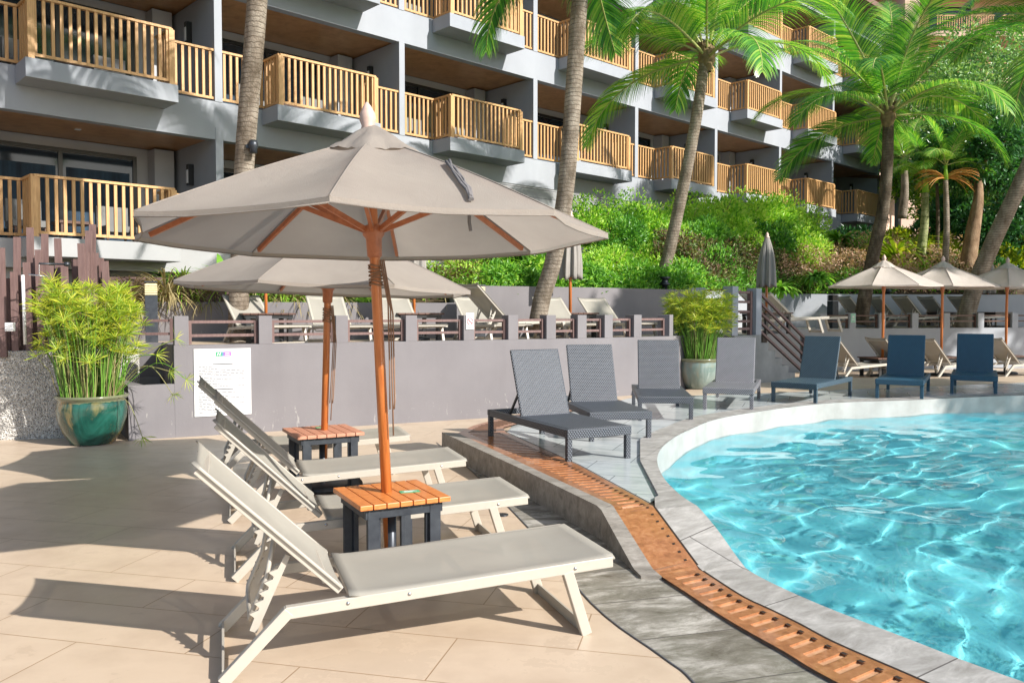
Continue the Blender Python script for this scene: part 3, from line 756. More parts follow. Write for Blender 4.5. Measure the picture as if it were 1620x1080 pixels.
m.box(L(2.84, .1, .55), (.05, .05, .85), rz=math.atan2(ax.y, ax.x)); m.build('handrail', M['fence_brown'], st_)
# rail at the far side, left of the steps
fr_ = empty('terrace_rail', (3.7, 16.0, 1.06), 0, 'short brown rail with a grey post behind the second potted papyrus', 'railing')
m = MB(); local(m, fr_); m.box((3.62, 15.9, 1.53), (.18, .18, .94)); m.build('post', M['wall_grey'], fr_)
m = MB(); local(m, fr_)
for zz in (1.95, 1.77, 1.6, 1.42, 1.25): m.bar((3.7, 15.85, zz), (4.15, 15.15, zz), .04, .04)
m.build('rail_panel', M['fence_brown'], fr_)

# pebble-dashed wall and brown board fence at the far left
pw = [(-12, 9.3), (-7.6, 9.45), (at(112, 697).x - .1, at(112, 697).y + .25), (-4.95, 10.9)]
pwo = empty('pebble_wall', (pw[0][0], pw[0][1], 0), 0, 'rough pebble dashed low wall behind the green pot at the far left', 'wall')
mb = MB(); local(mb, pwo); wall_run(mb, pw, .25, 0, 1.07); mb.build('wall', M['pebble_wall'], pwo)
bf = empty('board_fence', (-7.2, 9.9, 1.0), 0, 'brown vertical boards of uneven heights standing on the pebble wall', 'fence')
random.seed(11)
tops = [(2, 392), (10, 440), (25, 375), (22, 430), (28, 480), (47, 360), (43, 415), (58, 408), (70, 370), (78, 420), (93, 377), (87, 458), (103, 415), (110, 455), (123, 420), (130, 385), (138, 365), (144, 355), (135, 400), (150, 400), (160, 408), (168, 413), (165, 430), (120, 410), (62, 395), (35, 445), (-8, 385), (-20, 400), (-35, 380)]
for i, (x, y) in enumerate(tops):
    Y = 9.75 + .11 * (i % 3) + (x + 20) * .0035; p = atY(x, y, Y); m = MB(); local(m, bf)
    t_ = random.uniform(-.03, .03); h = p.z - 1.0
    m.box((p.x, p.y, 1.0 + h / 2), (.078, .028, h), rot=Matrix.Rotation(.12, 3, 'Z') @ Matrix.Rotation(t_ * .8, 3, 'Y')); m.build('board', M['fence_brown'], bf)
bf2 = empty('board_fence', (-6.6, 13.0, 1.0), 0, 'low brown plank fence with narrow gaps behind the dry grasses', 'fence')
for i in range(16):
    x = -6.9 + i * .155; m = MB(); local(m, bf2); m.box((x, 13.5 + i * .02, 1.55), (.145, .03, 1.12)); m.build('board', M['fence_brown'], bf2)
# outdoor shower: pole, arm, chain
sh = empty('outdoor_shower', (-5.9, 9.55, 1.0), 0, 'white outdoor shower pole with a dark arm and chain before the board fence', 'shower')
p = atY(40, 545, 9.6); q = atY(36, 435, 9.6)
m = MB(); local(m, sh); m.tube([p, q], .018, 10); m.build('pole', M['white_sheet'], sh)
m = MB(); local(m, sh); a = atY(62, 417, 9.6); b = atY(106, 418, 9.9); m.tube([a, b], .012, 8); m.lathe([(.001, .03), (.035, .02), (.035, -.02), (.001, -.03)], b, 12); m.build('arm', M['iron'], sh)
m = MB(); local(m, sh); a = atY(45, 434, 9.6); b = atY(78, 438, 9.7); m.tube([a, b], .01, 6)
for k in range(9): c = atY(62, 419 + k * 2, 9.6); m.lathe([(.001, .008), (.01, 0), (.001, -.008)], c, 6)
c = atY(68, 442, 9.7); m.box(c, (.02, .02, .1)); m.build('bracket', M['steel'], sh)
c = atY(16, 517, 9.6); m = MB(); m.box((0, 0, 0), (.095, .06, .1)); o = m.build('junction_box', M['white_sheet'], None, .006); o.location = c
tag(o, 'small white box fixed low on the brown board fence', 'box')
# ---------------------------------------------------------------- hillside garden
hA = [(-9, 13.2, 1.5), (-7.4, 13.3, 1.5), (-4.2, 13.9, 1.5), (-1.05, 15.2, 1.75), (1.6, 16.6, 1.85), (4.0, 18.45, 1.9), (8.2, 24.8, 1.95), (14, 25.6, 1.95), (24, 26.9, 2.0), (40, 30, 2.0)]
hB = [(-12, 13.8, 1.4), (-9.5, 15.2, 1.4), (-6.5, 17.8, 1.5), (-1.0, 23.0, 2.6), (4.0, 27.7, 3.6), (8.2, 31.6, 4.2), (13.5, 36.5, 4.6), (19, 41, 4.8), (32, 46, 5.0), (60, 52, 5.2)]
def hill(u, t):
    u = max(0, min(len(hA) - 1.0001, u)); i = int(u); f = u - i
    a = Vector(hA[i]).lerp(Vector(hA[i + 1]), f); b = Vector(hB[i]).lerp(Vector(hB[i + 1]), f)
    p = a.lerp(b, t); p.z = a.z + (b.z - a.z) * (t ** .75) + .12 * noise.noise(Vector((p.x * .5, p.y * .5, 0))) * min(1, t * 8)
    return p
mb = MB(); NU, NT_ = 120, 24; vs = [tuple(hill(i * (len(hA) - 1) / NU, j / NT_)) for j in range(NT_ + 1) for i in range(NU + 1)]
mb.add(vs, [(j * (NU + 1) + i, j * (NU + 1) + i + 1, (j + 1) * (NU + 1) + i + 1, (j + 1) * (NU + 1) + i) for j in range(NT_) for i in range(NU)], 0, True)
tag(mb.build('hillside', M['soil']), kind='structure')
mb = MB(); mb.box((25, 75, 2.5), (160, 60, 5)); tag(mb.build('upper_ground', M['soil']), kind='structure')
# ---------------------------------------------------------------- hotel
FU = V(.7232, .6906, 0); FN = V(.6906, -.7232, 0); FD = -16.43
FZ = math.atan2(FU.y, FU.x)
def F(s, d, z): p = FU * s + FN * (FD + d); return V(p.x, p.y, z)   # s along the front, d outwards, z up
hotel = empty('hotel_building', F(0, 0, 0), 0, 'long grey terraced hotel with rows of slatted timber balconies', 'building')
HM = Matrix.Translation(-F(0, 0, 0))
def fb(mb, s0, s1, d0, d1, z0, z1, m=0):
    mb.box(F((s0 + s1) / 2, (d0 + d1) / 2, (z0 + z1) / 2), (s1 - s0, d1 - d0, z1 - z0), m, rz=FZ)
def hb(name, boxes, mat, parent=None, bevel=0):
    mb = MB(); mb.M = HM
    for b in boxes: fb(mb, *b)
    return mb.build(name, mat, parent or hotel, bevel)
BAY = 4.6; S0 = 2.79 - 2 * BAY; SEND = 39.7; DEP = 2.3
floors = [2.82, 5.82, 8.82, 11.82]
for fi, z in enumerate(floors):
    th = .50 if fi == 0 else .77
    e = 14.6 if fi == 0 else SEND
    hb('floor_beam', [(S0, e, -.22, 0, z - th, z), (S0, e, -DEP - .2, -.22, z - .2, z - .004)], M['wall_grey'] if fi else M['wall_white'])
    if fi: hb('ceiling', [(S0, e, -DEP, -.221, z - th + .05, z - th + .09)], M['ceiling_wood'])
    hb('rear_wall', [(S0, e, -DEP - .2, -DEP, z, z + 2.27)], M['wall_inner'])
# roof
hb('ceiling', [(S0, SEND, -DEP, -.221, 14.1, 14.14)], M['ceiling_wood'])
hb('floor_beam', [(S0, SEND, -.22, 0, 14.05, 14.8), (S0, SEND, -DEP - .2, -.22, 14.5, 14.8)], M['wall_grey'])
hb('roof', [(S0, SEND + .8, -6, 1.1, 14.82, 15.05)], M['eave'], None, .01)
hb('end_wall', [(SEND, SEND + .25, -9, -.01, 0, 14.8)], M['wall_grey'])
hb('rear_block', [(S0, SEND, -9, -DEP - .21, 0, 14.6)], M['wall_inner'])
# siding below the first floor on the right part, plinth on the left
hb('siding', [(14.6, SEND, -.26, -.02, 0, 5.06)], M['siding'])
hb('plinth', [(S0, 4.0, -.5, -.3, 0, 2.33), (4.0, 6.4, -.5, -.3, 0, 1.72), (6.4, 14.6, -.5, -.3, 0, 2.33), (4.0, 6.4, -.9, -.86, 1.7, 2.33), (S0, 14.6, -.3, -.24, 1.55, 1.68)], M['wall_white'])
hb('rear_wall', [(14.55, 14.75, -DEP, -.01, 0, 5.06)], M['wall_inner'])
def railing(segs, z):
    mb = MB(); mb.M = HM
    for (s0, d0, s1, d1, ends) in segs:
        a = F(s0, d0, 0); b = F(s1, d1, 0); L_ = (b - a).length; dr = (b - a) / L_
        top = z + 1.04
        mb.bar((a.x, a.y, top), (b.x, b.y, top), .085, .045)
        mb.bar((a.x, a.y, z + .075), (b.x, b.y, z + .075), .04, .05)
        n = max(1, round(L_ / .142)); az = math.atan2(dr.y, dr.x)
        for k in range(n):
            p = a + dr * (L_ * (k + .5) / n); mb.box((p.x, p.y, z + .54), (.052, .045, .96), rz=az)
        for e, q in zip(ends, (a, b)):
            if e: mb.box((q.x, q.y, z + .51), (.105, .105, 1.02), rz=FZ)
    return mb.build('balcony_railing', M['rail_wood'], hotel)
def sofa_bits(s, z, kind):
    mb = MB(); mb.M = HM
    if kind == 0:
        fb(mb, s + 1.5, s + 2.1, -1.3, -.75, z + .40, z + .45, 0)
        for a in (1.55, 2.05):
            for b in (-1.27, -.8): fb(mb, s + a - .02, s + a + .02, b - .02, b + .02, z, z + .40, 0)
        for x in (.75, 2.35):
            fb(mb, s + x, s + x + .6, -1.45, -.85, z + .3, z + .42, 1); fb(mb, s + x, s + x + .6, -1.5, -1.38, z + .42, z + .85, 1)
            for a in (.05, .55):
                for b in (-1.4, -.9): fb(mb, s + x + a - .02, s + x + a + .02, b - .02, b + .02, z, z + .3, 0)
    return mb.build('balcony_seating', [M['table_dark'], M['cushion']], hotel)
k = 0
for b in range(-2, 8):
    s = 2.79 + BAY * b
    for fi, z in enumerate(floors):
        if fi == 0 and b > 1: continue
        nxt = s + BAY
        # partition with its front edge, standing at the start of the bay
        hb('partition_wall', [(s - .08, s + .08, -DEP + .002, .012 if b > -2 else -.01, z, z + (2.25 if fi else 2.47))], M['wall_grey'])
        # rear: pier, dark framed glass doors with curtains
        hb('door_frame', [(s + .75, s + 3.75, -DEP, -DEP + .05, z + 2.0, z + 2.08), (s + .75, s + .83, -DEP, -DEP + .05, z, z + 2.0), (s + 3.67, s + 3.75, -DEP, -DEP + .05, z, z + 2.0), (s + 2.2, s + 2.28, -DEP, -DEP + .05, z, z + 2.0)], M['frame_black'])
        hb('glass_door', [(s + .83, s + 3.67, -DEP, -DEP + .02, z + .02, z + 1.99)], M['dark_glass'])
        if (b * 3 + fi) % 2 == 0 and b < 4: hb('curtain', [(s + .9, s + 2.15, -DEP + .021, -DEP + .03, z + .05, z + 1.7), (s + 2.35, s + 3.6, -DEP + .021, -DEP + .03, z + .05, z + 1.7)], M['curtain'])
        hb('pier', [(s + 4.0, s + 4.42, -DEP, -DEP + .4, z, z + 2.24)], M['wall_inner'])
        if b < 6:
            railing([(s + .08, -.06, s + 1.04, -.06, (0, 0)), (s + 1.04, -.06, s + 1.04, .62, (0, 1)), (s + 1.04, .62, s + 3.40, .62, (0, 1)), (s + 3.40, .62, s + 3.40, -.06, (0, 0)), (s + 3.40, -.06, s + BAY - .08, -.06, (0, 0))], z)
        else:
            railing([(s + .08, -.06, s + 1.04, -.06, (0, 0)), (s + 1.04, -.06, s + 1.04, .62, (0, 1)), (s + 1.04, .62, s + 3.40, .62, (0, 1)), (s + 3.40, .62, s + 3.40, -.06, (0, 0)), (s + 3.40, -.06, s + BAY - .08, -.06, (0, 0))], z)
        if fi: hb('balcony_slab', [(s + .94, s + 3.50, .002, .70, z - .33, z - .003)], M['wall_grey'], None, .008)
        else: hb('balcony_slab', [(s + .94, s + 3.50, .002, .70, z - .33, z - .003)], M['wall_white'], None, .008)
        # wall lamp on the partition
        lamp = hb('wall_lamp', [(s + BAY - .2, s + BAY - .085, -1.2, -1.08, z + 1.42, z + 1.86), ], M['black'])
        hb('glass', [(s + BAY - .215, s + BAY - .2, -1.18, -1.10, z + 1.46, z + 1.74)], M['white_sheet'], lamp)
        if b < 3 and (fi != 3): sofa_bits(s + .3, z, 0)
hb('downlight', [(5.0, 5.1, -1.2, -1.1, 5.085, 5.098)], M['white_sheet'])

# peach building further off, beyond the end of the hotel
pb_ = empty('apartment_building', (30, 58, 5), 0, 'peach coloured building with white window bands far behind the palms', 'building')
mb = MB(); local(mb, pb_); mb.box((38, 66, 17), (36, 14, 26)); mb.box((27.0, 57.6, 14), (1.0, 2.8, 20)); mb.build('wall', M['peach'], pb_)
for fz in (8.2, 11.4, 14.6, 17.8, 21.0, 24.2, 27.4):
    mb = MB(); local(mb, pb_); mb.box((38, 58.0, fz - .5), (35.6, 2.2, .35)); mb.build('balcony_slab', M['peach'], pb_)
    for cx in (22.5, 26.5, 31, 35.5, 40, 44.5, 49):
        m = MB(); local(m, pb_); m.box((cx, 58.96, fz + 1.0), (2.9, .08, 2.0)); m.build('window', M['dark_glass'], pb_)
        m = MB(); local(m, pb_)
        for q in range(24): m.box((cx - 1.9 + q * .165, 56.95, fz + .22), (.05, .05, .95))
        m.box((cx, 56.95, fz + .72), (4.0, .08, .06)); m.build('balcony_railing', M['rail_wood'], pb_)
# low wing between them with a brown tiled roof
lw = empty('porch_building', F(42, -1, 4.6), 0, 'pale low porch with a brown sloping roof beyond the last hotel balcony', 'building')
mb = MB(); local(mb, lw); mb.box(F(42.6, -2.5, 6.1), (4.6, 3, 3.4), rz=FZ); mb.build('wall', M['peach'], lw)
mb = MB(); local(mb, lw)
c = F(42.3, -1.2, 8.1); mb.box(c, (5.2, 4.2, .15), rot=Matrix.Rotation(FZ, 3, 'Z') @ Matrix.Rotation(.16, 3, 'X')); mb.build('roof', M['eave'], lw)
for sx in (40.6, 44.2):
    m = MB(); local(m, lw); p = F(sx, .6, 6.2); m.box(p, (.2, .2, 3.3), rz=FZ); m.build('post', M['wall_white'], lw)
# ---------------------------------------------------------------- furniture
def uv_metres(o):
    me = o.data; uv = me.uv_layers.new(name='UVMap')
    for p in me.polygons:
        nrm = p.normal; ax_ = max(range(3), key=lambda i: abs(nrm[i]))
        for li in p.loop_indices:
            c = me.vertices[me.loops[li].vertex_index].co
            uv.data[li].uv = ((c.y, c.z) if ax_ == 0 else (c.x, c.z) if ax_ == 1 else (c.y, c.x))
def grid_sheet(mb, fn, nu, nv, th=.01, m=0):
    top = [fn(i / nu, j / nv) for j in range(nv + 1) for i in range(nu + 1)]
    b = len(top); bot = [(p[0], p[1], p[2] - th) for p in top]; w_ = nu + 1
    fs = []
    for j in range(nv):
        for i in range(nu):
            a = j * w_ + i; fs += [(a, a + 1, a + w_ + 1, a + w_), (b + a, b + a + w_, b + a + w_ + 1, b + a + 1)]
    for i in range(nu): fs += [(i, b + i, b + i + 1, i + 1), (nv * w_ + i, nv * w_ + i + 1, b + nv * w_ + i + 1, b + nv * w_ + i)]
    for j in range(nv): fs += [(j * w_, (j + 1) * w_, b + (j + 1) * w_, b + j * w_), (j * w_ + nu, b + j * w_ + nu, b + (j + 1) * w_ + nu, (j + 1) * w_ + nu)]
    mb.add(top + bot, fs, m, True)
def make_sling(fm='ivory', back=(0, 0)):
    root = empty('sun_lounger', cat='sun lounger'); Wd_ = .66; m_ = M[fm]
    def rail(x): return .285 + (x - .28) / 1.52 * .055
    mb = MB()
    for y in (.02, Wd_ - .02): mb.bar((.27, y, .275), (1.80, y, rail(1.80)), .038, .052)
    mb.bar((1.785, .04, rail(1.8)), (1.785, Wd_ - .04, rail(1.8)), .03, .03); mb.bar((.56, .04, rail(.56)), (.56, Wd_ - .04, rail(.56)), .03, .03); mb.bar((1.1, .04, rail(1.1) - .02), (1.1, Wd_ - .04, rail(1.1) - .02), .03, .03)
    mb.build('frame', m_, root, .004)
    for y in (.02, Wd_ - .02):
        mb = MB(); mb.bar((.013, y, .012), (.285, y, .282), .040, .050); mb.build('leg', m_, root, .004)
        mb = MB(); mb.bar((1.565, y, .315), (1.665, y, .0), .040, .052, up=(1, 0, 0)); mb.build('leg', m_, root, .004)
    for x in (.018, 1.655):
        mb = MB(); mb.box((x, Wd_ / 2, .028), (.012, Wd_ - .08, .055)); mb.build('foot_bar', m_, root, .002)
    mb = MB()
    def seat(u, v_):
        x = .535 + u * 1.275; y = .002 + v_ * (Wd_ - .004); e = abs(v_ - .5) * 2
        z = rail(x) + .032 - .020 * (1 - e ** 4) * (1 - (2 * u - 1) ** 6) + .010 * max(0, 1 - u * 22) - .012 * max(0, e - .93) / .07
        return (x, y, z)
    grid_sheet(mb, seat, 26, 22, .008); mb.build('seat_sling', M['sling'], root)
    bk = Vector((-.58, 0, .565)).normalized(); Lb = .81; nb = Vector((bk.z, 0, -bk.x)); o0 = Vector((.505, 0, .335))
    def bp(s, y, h): p = o0 + bk * s + nb * h; return (p.x, y, p.z)
    mb = MB()
    for y in (.055, Wd_ - .055): mb.bar(bp(0, y, 0), bp(Lb, y, 0), .030, .036, up=nb)
    mb.bar(bp(Lb - .05, .05, -.005), bp(Lb - .05, Wd_ - .05, -.005), .028, .028); mb.bar(bp(.08, .05, -.01), bp(.08, Wd_ - .05, -.01), .025, .025)
    mb.build('back_frame', m_, root, .003)
    mb = MB()
    def bs(u, v_):
        y = .028 + v_ * (Wd_ - .056); e = abs(v_ - .5) * 2
        return bp(.01 + u * (Lb + .005) + .022 * e ** 3 * (1 if u > .97 else 0), y, .026 - .030 * (1 - e ** 3) * (1 - (2 * u - 1) ** 8 * .5) - .014 * max(0, e - .9) / .1)
    grid_sheet(mb, bs, 24, 20, .006); mb.build('back_sling', M['sling'], root)
    for y in (.10, Wd_ - .10):           # toothed stays
        mb = MB(); a = Vector((.285, y, .50)); b = Vector((.135, y, .185)); d = (b - a).normalized(); n_ = Vector((-d.z, 0, d.x)); L_ = (b - a).length
        prof = [a + n_ * -.008]
        for q in range(5):
            s = L_ * (.30 + .135 * q); prof += [a + d * (s - .035) - n_ * .012, a + d * (s - .008) - n_ * .040, a + d * s - n_ * .014]
        prof += [b - n_ * .01, b + n_ * .022, a + n_ * .014]
        k = len(prof); vs = [p + Vector((0, -.008, 0)) for p in prof] + [p + Vector((0, .008, 0)) for p in prof]
        mb.add(vs, [tuple(range(k)), tuple(reversed(range(k, 2 * k)))] + [(i, k + i, k + (i + 1) % k, (i + 1) % k) for i in range(k)])
        mb.build('stay', m_, root)
    mb = MB(); y0_, y1_ = .13, Wd_ - .13
    mb.tube([bp(.36, y0_, -.02), (.20, y0_, .40), (.135, y0_, .25), (.13, y0_ + .03, .215), (.13, y1_ - .03, .215), (.135, y1_, .25), (.20, y1_, .40), bp(.36, y1_, -.02)], .0105, 8)
    mb.build('back_prop', m_, root)
    mb = MB()
    for x in (.53, .80, 1.60):
        mb.lathe([(.001, .003), (.008, .001), (.009, -.002)], (0, 0, 0), 8)
        vs = mb.v[-24:]
        for i in range(24): p = vs[i]; mb.v[len(mb.v) - 24 + i] = (x + p[0], -.0005 - p[2], rail(x) - .004 + p[1])
    mb.build('bolt', M['steel'], root)
    return root
DIR = math.atan2(.323, .946)
sl0 = make_sling(); used = []
G1 = 'ivory sling loungers in the near row'
fA = at(346, 1088); fB = at(937, 1003); place(sl0, used, (fA.x, fA.y, 0), math.atan2(fB.y - fA.y, fB.x - fA.x), 'nearest ivory sling lounger on the beige tiles with raised back', G1)
place(sl0, used, (-1.60, 4.64, 0), DIR, 'ivory sling lounger just behind the nearest one, beyond the bright orange table', G1)
place(sl0, used, (-2.07, 5.93, 0), DIR, 'third ivory sling lounger from the front, in front of the smaller faded table', G1)
place(sl0, used, (-2.68, 7.22, 0), DIR, 'farthest ivory sling lounger of the near row, its back before the white notice', G1)
G2 = 'sling loungers on the upper terrace behind the rail'
def up(px, Y): a = (px - 810) / FPX; return (a * Y, Y, 1.06)
UP = math.atan2(-.92, .42)
for px, Y, l in ((352, 12.9, 'sling lounger on the upper terrace beside the thick palm trunk at the left'),
                 (482, 13.1, 'sling lounger on the upper terrace above the white notice, right of the thick palm trunk'),
                 (590, 13.6, 'sling lounger on the upper terrace seen behind the orange umbrella pole'),
                 (716, 14.1, 'sling lounger on the upper terrace next to the no smoking sign'),
                 (842, 14.9, 'sling lounger on the upper terrace behind the middle palm trunk'),
                 (915, 15.7, 'sling lounger on the upper terrace behind the closed umbrella right of the middle palm')):
    p = up(px, Y); place(sl0, used, p, UP + (.25 if px < 400 else 0), l, G2, (1, 1, .80))
flat = up(765, 12.9); place(sl0, used, flat, DIR + .25, 'sling lounger turned sideways behind the no smoking post on the upper terrace', G2)
G3 = 'sling loungers on the right upper terrace'
for px, Y, l in ((1349, 24.0, 'pale sling lounger left of the right leaning palm on the shaded upper terrace'),
                 (1397, 24.3, 'pale sling lounger just right of the coconut palm trunk behind the big open umbrella'),
                 (1440, 23.3, 'lower pale sling lounger between the two open umbrella poles on the upper terrace'),
                 (1480, 24.4, 'pale sling lounger behind the middle open umbrella pole on the upper terrace'),
                 (1530, 23.6, 'pale sling lounger at the foot of the leaning palm on the upper terrace')):
    place(sl0, used, up(px, Y), .35, l, G3)
G4 = 'sling loungers on the lower deck under the right umbrellas'
for px, Y, rz, l in ((1335, 18.2, .45, 'ivory sling lounger seen between two shade-tinted wicker backs, left of the first open umbrella pole'),
                 (1408, 19.0, .45, 'ivory sling lounger behind the second wicker lounger from the right'),
                 (1485, 18.6, .45, 'ivory sling lounger between the two rightmost wicker loungers'),
                 (1592, 19.0, .35, 'ivory sling lounger at the right edge behind the last wicker lounger')):
    a = (px - 810) / FPX; place(sl0, used, (a * Y, Y, 0), rz, l, G4)
for c_ in (0, 1):
    a = ((1190, 1225)[c_] - 810) / FPX; Y = (18.4, 19.2)[c_]
    place(sl0, used, (a * Y, Y, 1.06), .1, ('sling lounger behind the stair posts, half hidden by the papyrus', 'sling lounger beneath the closed umbrella behind the terrace steps')[c_], G2)

def make_wicker():
    root = empty('wicker_lounger', cat='wicker lounger'); Wd_ = .68; Ln = 1.72; H = .30
    mb = MB(); e = .055
    mb.box((e / 2, 0, H - .04), (e, Wd_, .085)); mb.box((Ln - e / 2, 0, H - .03), (e, Wd_, .06))
    for y in (-Wd_ / 2 + e / 2, Wd_ / 2 - e / 2): mb.box((Ln / 2, y, H - .035), (Ln - 2 * e, e, .07))
    o = mb.build('frame', M['wicker'], root, .008); uv_metres(o)
    for x in (.03, Ln - .03):
        for y in (-Wd_ / 2 + .03, Wd_ / 2 - .03):
            mb = MB(); mb.box((x, y, (H - .083) / 2 - .001 if x < 1 else (H - .06) / 2 - .001), (.05, .05, H - .083 if x < 1 else H - .06)); o = mb.build('leg', M['wicker'], root, .006); uv_metres(o)
    mb = MB(); mb.box((.545, 0, H - .008), (.97, Wd_ - 2 * e + .02, .025)); o = mb.build('seat', M['wicker'], root, .006); uv_metres(o)
    mb = MB(); mb.box((0, 0, .36), (.03, Wd_ - 2 * e - .01, .72)); o = mb.build('backrest', M['wicker'], root, .012); uv_metres(o)
    o.location = (1.03, 0, H - .02); o.rotation_euler = (0, R(21), 0)
    for y in (-.22, .22):
        mb = MB(); mb.bar((1.03 + .12, y, H + .28), (1.42, y, H - .04), .02, .02); mb.build('back_prop', M['black'], root)
    return root
wk = make_wicker(); used = []
GW = 'dark wicker loungers standing on the wet deck'
wick = {}
def wk_place(fr_px, fr_py, axd, lab, mat=None):        # foot-right leg on the wet deck, direction towards the head end
    p = at(fr_px, fr_py, .2); a = Vector((axd[0], axd[1], 0)).normalized(); side = Vector((a.y, -a.x, 0))
    p = p - side * .31 - a * .03
    o = place(wk, used, (p.x, p.y, .2), math.atan2(a.y, a.x), lab, GW)
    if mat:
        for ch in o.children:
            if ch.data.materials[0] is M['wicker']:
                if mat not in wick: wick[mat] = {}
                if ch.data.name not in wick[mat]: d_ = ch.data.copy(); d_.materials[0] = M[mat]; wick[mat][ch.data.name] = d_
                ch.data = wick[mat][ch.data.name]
    return o
wk_place(992, 724, (-.44, .90), 'nearest dark wicker lounger at the start of the orange grating')
wk_place(1026, 695, (-.17, .98), 'second dark wicker lounger, partly behind the nearest one')
wk_place(1093, 666, (.10, .99), 'third wicker lounger, half in the shade in front of the long wall')
wk_place(1189, 650, (.34, .94), 'wicker lounger tinted pale as sunlit, beside the second potted papyrus', 'wicker_sunlit')
wk_place(1290, 640, (.62, .78), 'wicker lounger tinted blue grey for shade, turned aside in front of the terrace steps', 'wicker_half_shade')
wk_place(1458, 633, (.50, .87), 'wicker lounger tinted deep blue for shade, in front of the first open umbrella pole', 'wicker_shaded')
wk_place(1575, 625, (.50, .87), 'rightmost wicker lounger, tinted deep blue for shade, near the pool edge', 'wicker_shaded')

def make_table(name, topm, legm='charcoal', h=.51, w_=.58, base=True):
    root = empty(name, cat='side table')
    for k in range(7):
        mb = MB(); x = -w_ / 2 + w_ * (k + .5) / 7; mb.box((x, 0, h - .014), (w_ / 7 - .006, w_, .028)); 
        o = mb.build('slat', M[topm], root, .003)
        o.rotation_euler = (0, 0, 0)
    mb = MB()
    for s in (-1, 1):
        mb.box((0, s * (w_ / 2 - .045), h - .058), (w_ - .08, .03, .055)); mb.box((s * (w_ / 2 - .055), 0, h - .058), (.03, w_ - .12, .054))
    mb.build('apron', M[legm], root, .003)
    for sx in (-1, 1):
        for sy in (-1, 1):
            mb = MB(); mb.box((sx * (w_ / 2 - .085), sy * (w_ / 2 - .043), (h - .032) / 2 - .002), (.065, .032, h - .032)); mb.box((sx * (w_ / 2 - .118), sy * (w_ / 2 - .065), (h - .09) / 2), (.03, .03, h - .09)); mb.build('leg', M[legm], root, .003)
    if base:
        mb = MB(); mb.lathe([(.001, .06), (.24, .055), (.27, .035), (.27, .0), (.001, .0)], n=28); mb.build('umbrella_base', M['iron'], root)
        mb = MB(); mb.lathe([(.032, .0), (.032, .40), (.001, .40)], (0, 0, .05), 16); mb.build('sleeve', M['iron'], root)
    return root
TR = math.atan2(.305, .577)
tb = make_table('side_table', 'table_teak', w_=.53); tb.location = (-.70, 4.70, 0); tb.rotation_euler = (0, 0, TR); tag(tb, 'bright orange slatted table at the foot of the near umbrella pole', None, 'square slatted umbrella tables')
m = MB(); m.box((0, 0, 0), (.115, .055, .002)); g = m.build('table_plate', M['green_plate'], tb); g.location = (.10, -.045, .5115); g.rotation_euler = (0, 0, -.15)
m = MB(); m.box((0, 0, .0014), (.085, .006, .0006)); m.box((0, .014, .0014), (.06, .005, .0006)); m.box((-.01, -.014, .0014), (.05, .005, .0006)); m.build('lettering', M['white_sheet'], g)
tf_ = make_table('side_table', 'table_faded'); tf_.location = (-1.66, 7.17, 0); tf_.rotation_euler = (0, 0, TR); tag(tf_, 'faded pinkish slatted table at the foot of the second umbrella pole', None, 'square slatted umbrella tables')
m = MB(); m.box((.02, .16, .512), (.08, .05, .003)); m.build('table_plate', M['green_plate'], tf_)
m = MB()
wh = empty('base_wheel', (at(563, 773).x, at(563, 773).y, .055), DIR, 'black castor wheel peeping from under the third sling lounger', 'wheel')
for y in (-.05, .05):
    m = MB(); m.tube([(0, y - .018, 0), (0, y + .018, 0)], .052, 20); m.build('tyre', M['black'], wh)
    m = MB(); m.tube([(0, y - .021, 0), (0, y + .021, 0)], .026, 14); m.build('rim', M['iron'], wh)
m = MB(); m.tube([(0, -.07, 0), (0, .07, 0)], .01, 8); m.build('axle', M['steel'], wh)
td = make_table('side_table', 'table_dark', 'black', .46, .8); used = []
TG = 'dark side tables under the right umbrellas'
for px, Y, z, l in ((1397, 19.4, 0, 'dark table under the leftmost open umbrella on the right'), (1490, 19.8, 0, 'dark table under the middle open umbrella on the right'), (1592, 20.3, 0, 'dark table under the rightmost open umbrella')):
    a = (px - 810) / FPX; place(td, used, (a * Y, Y, z), .2, l, TG)
TG = 'dark side tables on the upper terrace'
for px, Y, z, l in ((420, 13.0, 1.06, 'dark table beside the thick palm trunk on the upper terrace'), (655, 13.9, 1.06, 'brown topped table below the closed umbrella left of the no smoking sign'), (902, 15.5, 1.06, 'brown topped table at the pole of the closed umbrella right of the middle palm'),
                    (1212, 18.0, 1.06, 'small dark table seen between the tall stair posts'), (1497, 24.8, 1.06, 'black table behind the middle open umbrella on the shaded terrace'), (1568, 25.0, 1.06, 'black table under the closed umbrella at the far right')):
    a = (px - 810) / FPX; place(td, used, (a * Y, Y, z), .45, l, TG)

